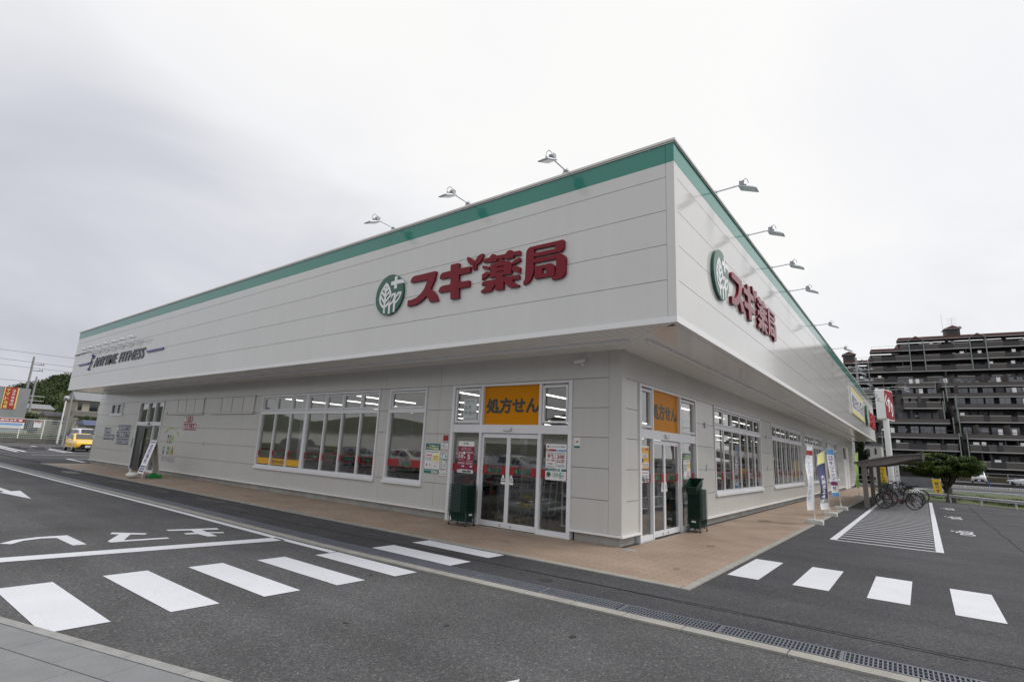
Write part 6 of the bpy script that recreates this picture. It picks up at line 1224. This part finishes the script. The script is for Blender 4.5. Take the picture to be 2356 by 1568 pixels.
def board(nm, lab, x, y0, y1, z0, z1, items, cat='sign'):
    mb = MB(); mb.box(x,x+.02,y0,y1,z0,z1,CK.index('w')); w, h = y1-y0, z1-z0
    for it_ in items:
        if it_[0] == 'R': _, c, a, b, ww, hh = it_; mb.box(x+.021,x+.024,y0+a*w,y0+(a+ww)*w,z0+b*h,z0+(b+hh)*h,CK.index(c))
        else: _, c, tx, a, b, ww, hh = it_; text_fit(mb, tx, (x+.027,y0+a*w,z0+b*h), *FR, ww*w, hh*h, CK.index(c), bold=.03)
    return tag(mb.build(nm, [CM[c] for c in CK]), lab, cat)
board('parking_sign', 'large white parking sign with a red heading fixed on the mesh fence', -80.2, 5.0, 7.4, 1.62, 2.70, [('R','r',0,.62,1,.38),('T','w','前向き駐車',.12,.69,.8,.24),('R','b',.05,.30,.9,.16),('R','x',.05,.16,.85,.05),('R','x',.05,.50,.9,.05)])
board('parking_sign', 'small white parking sign with a red heading fixed on the mesh fence', -80.2, 8.25, 8.95, 1.80, 2.55, [('R','r',.05,.72,.9,.28),('T','w','前向き駐車',.1,.77,.8,.16),('R','L',.1,.25,.8,.05),('R','x',.1,.42,.8,.04)])
lp = empty('globe_lamp', (-79.6,10.62,0)); tag(lp, 'white lamp post with a round globe at the edge of the parking lot', 'lamp post')
p = MB(); p.tube((0,0,0),(0,0,2.3),.11,12); p.tube((0,0,2.3),(0,0,5.2),.075,12); p.build('pole', M['trim'], lp)
p = MB(); p.tube((0,0,5.15),(0,0,5.26),.10,12); p.build('collar', M['steel'], lp); p = MB(); p.ball((0,0,5.5),.30,20,sz=.85); p.build('globe', mat('globe_glass', (0.45,0.44,0.45), .15), lp)
cm_ = empty('traffic_mirror', (-75.2,10.9,0)); tag(cm_, 'round convex traffic mirror on a pole beyond the fence', 'traffic mirror'); p = MB(); p.tube((0,0,0),(0,0,3.1),.04,8); p.build('pole', M['galv'], cm_); p = MB(); p.tube((0,0,2.97),(.06,-.03,2.97),.2,20); p.build('mirror', M['chrome'], cm_)
for i, (x_, y_, nm) in enumerate(((-58.4,3.2,'far left one'),(-54.6,2.95,'near left one'),(-58.9,4.9,'far one right of the double line'),(-55.0,4.35,'near one in the centre'),(-59.4,6.3,'nearest the yellow hatchback'),(-80.9,6.3,'leftmost one at the foot of the fence'),(-80.0,8.4,'middle one at the foot of the fence'),(-79.6,9.8,'third one at the foot of the fence'))):
    k_ = MB(); k_.box(-.08,.08,-.42,.42,0,.11) if x_ > -70 else k_.box(.0,.2,-.5,.5,0,.11); k_.v = [(a+x_+(1.2 if x_ < -70 else 0),b+y_,c) for a, b, c in k_.v]
    tag(k_.build('wheel_stop', mat('stop_concrete', (0.085,0.08,0.075), .9), bevel=.02), 'dark concrete wheel stop, left parking lot, %s' % nm, 'wheel stop', 'wheel stops in the left parking lot')
gs_ = MB(); gs_.box(-130,-81,-60,40,.3,.98); struct(gs_.build('raised_lot', mat('raised_grass', (0.09,0.11,0.035), .9, var=.3)))
sw_ = MB(); sw_.box(-83.4,-83.1,-60,40,.3,1.0); tag(sw_.build('stone_edging', mat('stone_edge', (0.22,0.21,0.18), .9, var=.3, vscale=2)), 'low grey stone edging under the grass behind the mesh fence', 'edging')
nh = empty('netted_building', (-98,7,0)); tag(nh, 'building under grey scaffold netting with a red and yellow banner', 'building')
h = MB(); h.box(0,2.2,-8,3.1,0,7.1); h.build('netting', mat('net_grey', (0.24,0.25,0.265), .9, var=.12, vscale=.8), nh)
h = MB(); h.box(2.21,2.25,.40,1.88,4.15,7.08,0); h.box(2.251,2.255,.40,.50,4.15,7.08,1); h.box(2.251,2.255,1.74,1.88,4.15,7.08,1)
for i, ch in enumerate('ヤマト住建'): text_fit(h, ch, (2.262,.60,6.45-i*.56), *FR, .42, .46, 1, bold=.02)
for i, ch in enumerate('注文住宅の'): text_fit(h, ch, (2.262,1.22,6.45-i*.46), *FR, .36, .36, 2, bold=.01)
h.build('banner', [mat('banner_red', srgb(160,50,48), .7), mat('banner_gold', srgb(222,200,110), .7), M['white']], nh)
h = MB()
for z_ in (6.15,5.5): h.tube((2.2,3.1,z_),(2.2,4.7,z_),.04,5)
h.build('scaffold_pipe', M['galv'], nh)
def house(lab, x, y0, y1, z0, zt, rh, wallc, roofc, wins=(), dx=6, gable=True):
    o = empty('house', (x,(y0+y1)/2,0)); tag(o, lab, 'house'); c = (y0+y1)/2; w = y1-y0
    h = MB(); h.box(-dx,0,-w/2,w/2,z0,zt); h.build('wall', wallc, o)
    h = MB()
    V = [(.5,-w/2-.3,zt),(.5,w/2+.3,zt),(-dx-.5,w/2+.3,zt),(-dx-.5,-w/2-.3,zt),(-dx/2,-w/2-.1,zt+rh),(-dx/2,w/2+.1,zt+rh)]
    h.add(V, [(0,1,5,4),(2,3,4,5),(0,4,3),(1,2,5),(0,3,2,1)]); h.build('roof', roofc, o)
    for a, b, cc, d in wins: q = MB(); q.box(.002,.05,a-c,b-c,cc,d); q.build('window', M['darkglass'], o)
    return o
rg_ = mat('roof_grey', (0.20,0.21,0.225), .6, var=.12, vscale=2); cw = mat('house_wall', (0.36,0.33,0.27), .8)
house('two storey house with a pale grey metal roof left of the shop', -80.9+1.2, 11.75, 14.6, 0, 5.35, 1.15, cw, rg_, [(13.1,13.95,4.15,5.05),(11.9,12.3,4.15,5.1)], 5)
h = MB(); h.box(-79.6,-79.0,11.3,15,3.4,4.0); tag(h.build('balcony_wall', mat('balcony_grey', (0.17,0.165,0.15), .8, var=.1)), 'grey balcony parapet in front of the two storey house', 'balcony')
house('small low house with a dark hipped roof beside the globe lamp', -84.5, 10.2, 12.9, 0, 3.3, .6, cw, mat('roof_dark', (0.07,0.07,0.075), .7), [(10.8,11.3,2.3,2.9)], 4)
house('house with a wide pale roof beyond the netted building', -144, 18.8, 23, 0, 5.8, 1.1, cw, rg_, [], 8)
house('old house with dark eaves at the left edge behind the netting', -116, -2, 10.9, 0, 7.0, 1.3, mat('old_wall', (0.20,0.19,0.18), .8), mat('old_roof', (0.09,0.09,0.095), .7), [(9.2,10.2,5.8,6.6)], 8)
house('low house with a blue tiled roof at the corner of the shop', -72, 11.2, 13.2, 0, 2.3, .6, cw, mat('roof_blue', (0.03,0.05,0.13), .4), [], 3)
def pole(lab, x, y, h_, arms, r=.16):
    o = empty('utility_pole', (x,y,0)); tag(o, lab, 'utility pole'); p = MB(); p.tube((0,0,0),(0,0,h_),r,12,0,r*.65); p.build('pole', mat('pole_grey', (0.27,0.27,0.28), .8), o)
    for z_, a, b in arms: q = MB(); q.box(-.05,.05,a,b,z_,z_+.09); q.tube((0,b-.1,z_+.09),(0,b-.1,z_+.35),.05,6); q.tube((0,b-.4,z_+.09),(0,b-.4,z_+.3),.04,6); q.build('crossarm', M['steel'], o)
    return o
pole('tall grey utility pole with two crossarms rising above the hill on the left', -105.7, 11.35, 12.6, [(11.4,0,1.4),(10.45,0,1.4),(8.6,0,.6)], .2)
pole('shorter grey utility pole standing just right of the tall one', -115.4, 13.95, 10.3, [(8.9,-1.2,.3)], .2)
pole('grey utility pole under the left end of the fascia', -70.4, 9.05, 6.4, [], .11)
for nm, a, b, s_ in (('upper wire running left of the tall pole',(-106.2,-20,11.9),(-104.7,24,11.6),0),('lower wire running left of the tall pole',(-106.2,-20,10.9),(-104.7,24,10.8),0),('topmost faint wire in the left sky',(-106.3,-20,13.6),(-104.7,24,13.2),.3),('lowest wire behind the netting',(-106.3,-20,8.7),(-104.7,14,8.7),.1)): wire('overhead_wire', nm, a, b, s_, .028)
# wooded hill
def hz(y):
    R_ = [(-60,6),(30,12),(39.7,17.5),(42.8,21.5),(46.6,22.6),(48.1,22.4),(51.2,25.2),(54.7,27),(57,28),(75,34),(110,38),(180,30)]
    for (a, b), (c, d) in zip(R_, R_[1:]):
        if y <= c: return b+(d-b)*(y-a)/(c-a)
    return R_[-1][1]
hl = MB(); nx_, ny_ = 10, 30; V = []
for i in range(nx_+1):
    for j in range(ny_+1): y_ = -60+240*j/ny_; t_ = i/nx_; V.append((-180-130*t_, y_, (hz(y_)-3)*math.sin(t_*math.pi/2)*1.0-1))
hl.add(V, [(i*(ny_+1)+j, (i+1)*(ny_+1)+j, (i+1)*(ny_+1)+j+1, i*(ny_+1)+j+1) for i in range(nx_) for j in range(ny_)], 0, True); struct(hl.build('hill', M['grass']))
rn = random.Random(31); bl = []
for i in range(700):
    t_ = rn.random()**.7; y_ = rn.uniform(22, 78); z_ = (hz(y_)-3)*math.sin(t_*math.pi/2)-1; bl.append((-180-130*t_, y_, z_+1.0, rn.uniform(1.6,3), rn.uniform(1.6,3), rn.uniform(1.5,2.6)))
tag(crown('forest', bl, 60000, .42, M['leafhill'], None, 5, 1.0), 'dense green woodland covering the hill on the left', 'woodland', kind='stuff')
def bush(lab, x, y, blobs, n, sz, m):
    o = empty('bush', (x,y,0)); tag(o, lab, 'bush'); crown('foliage', blobs, n, sz, m, o, int(abs(x)*7)); limbs('stem', (0,0,0), [b[:3] for b in blobs[:3]], .05, o)
bush('green bush behind the mesh fence next to the netted building', -100, 11.9, [(0,0,2.6,1.2,1.5,1.4),(0,1.8,2.2,1,1.2,1.3),(0,-.9,3.2,.9,.9,.9),(0,3.2,1.8,.9,1.2,1.0)], 5000, .14, M['leaf'])
bush('olive green garden shrub in front of the two storey house', -77.2, 12.4, [(0,0,3.0,.6,.7,.45),(0,.9,2.9,.5,.6,.4),(0,.4,2.3,.6,1,.6)], 3000, .08, M['leaf'])

# ================================================================ BEHIND THE CAMERA (seen in the glass)
wh = empty('low_warehouse', (0,-52,0)); tag(wh, 'long low pale building across the lot, seen only reflected in the shop glass', 'building')
h = MB(); h.box(-170,60,-6,0,0,3.6); h.build('wall', mat('warehouse_wall', (0.78,0.78,0.77), .7), wh)
h = MB(); h.box(-170.3,60.3,-6.3,.3,3.62,3.9); h.build('roof', M['dark'], wh)
for i in range(3): q = MB(); q.box(-64+i*40,-60+i*10,.005,.05,.8,2.6); q.build('window', M['darkglass'], wh)
car('dark van reflected in the glass, parked behind the viewer', (-39,-14.5,0), math.radians(90), MATS['car_dark'], 'van')
car('white hatchback reflected in the front glass, parked behind the viewer', (-23.5,-13,0), math.radians(90), MATS['car_white'], 'hatch')
car('grey sedan reflected in the front glass, parked behind the viewer', (-14.5,-12.6,0), math.radians(88), MATS['car_silver'], 'sedan')
car('dark hatchback reflected in the wide front window, parked behind the viewer', (-30.5,-14,0), math.radians(90), MATS['car_dark'], 'hatch')
car('white van reflected in the side glass, parked across the lane', (13,16,0), math.radians(10), MATS['car_white'], 'van')
o = empty('street_tree', (17,3,0)); tag(o, 'broad leafy tree across the lane, seen only reflected in the side glass', 'tree'); crown('crown', [(0,0,4,2.4,2.4,1.6),(1,2,3.6,1.8,2,1.4),(-.5,-2,3.8,1.8,2,1.5)], 6000, .14, M['leaf'], o, 2); limbs('trunk', (0,0,0), [(0,0,4),(1,2,3.6),(-.5,-2,3.8)], .18, o)
rb = MB(); rn = random.Random(77); V = []
for i in range(61):
    x_ = -280+i*8; z_ = 11+4*math.sin(i*.21)+2*math.sin(i*.63+1); V += [(x_,-62,0),(x_,-70,z_*.7),(x_,-82,z_)]
rb.add(V, [(3*i,3*i+1,3*i+4,3*i+3) for i in range(60)]+[(3*i+1,3*i+2,3*i+5,3*i+4) for i in range(60)], 0, True); struct(rb.build('hill', M['leafdark']))
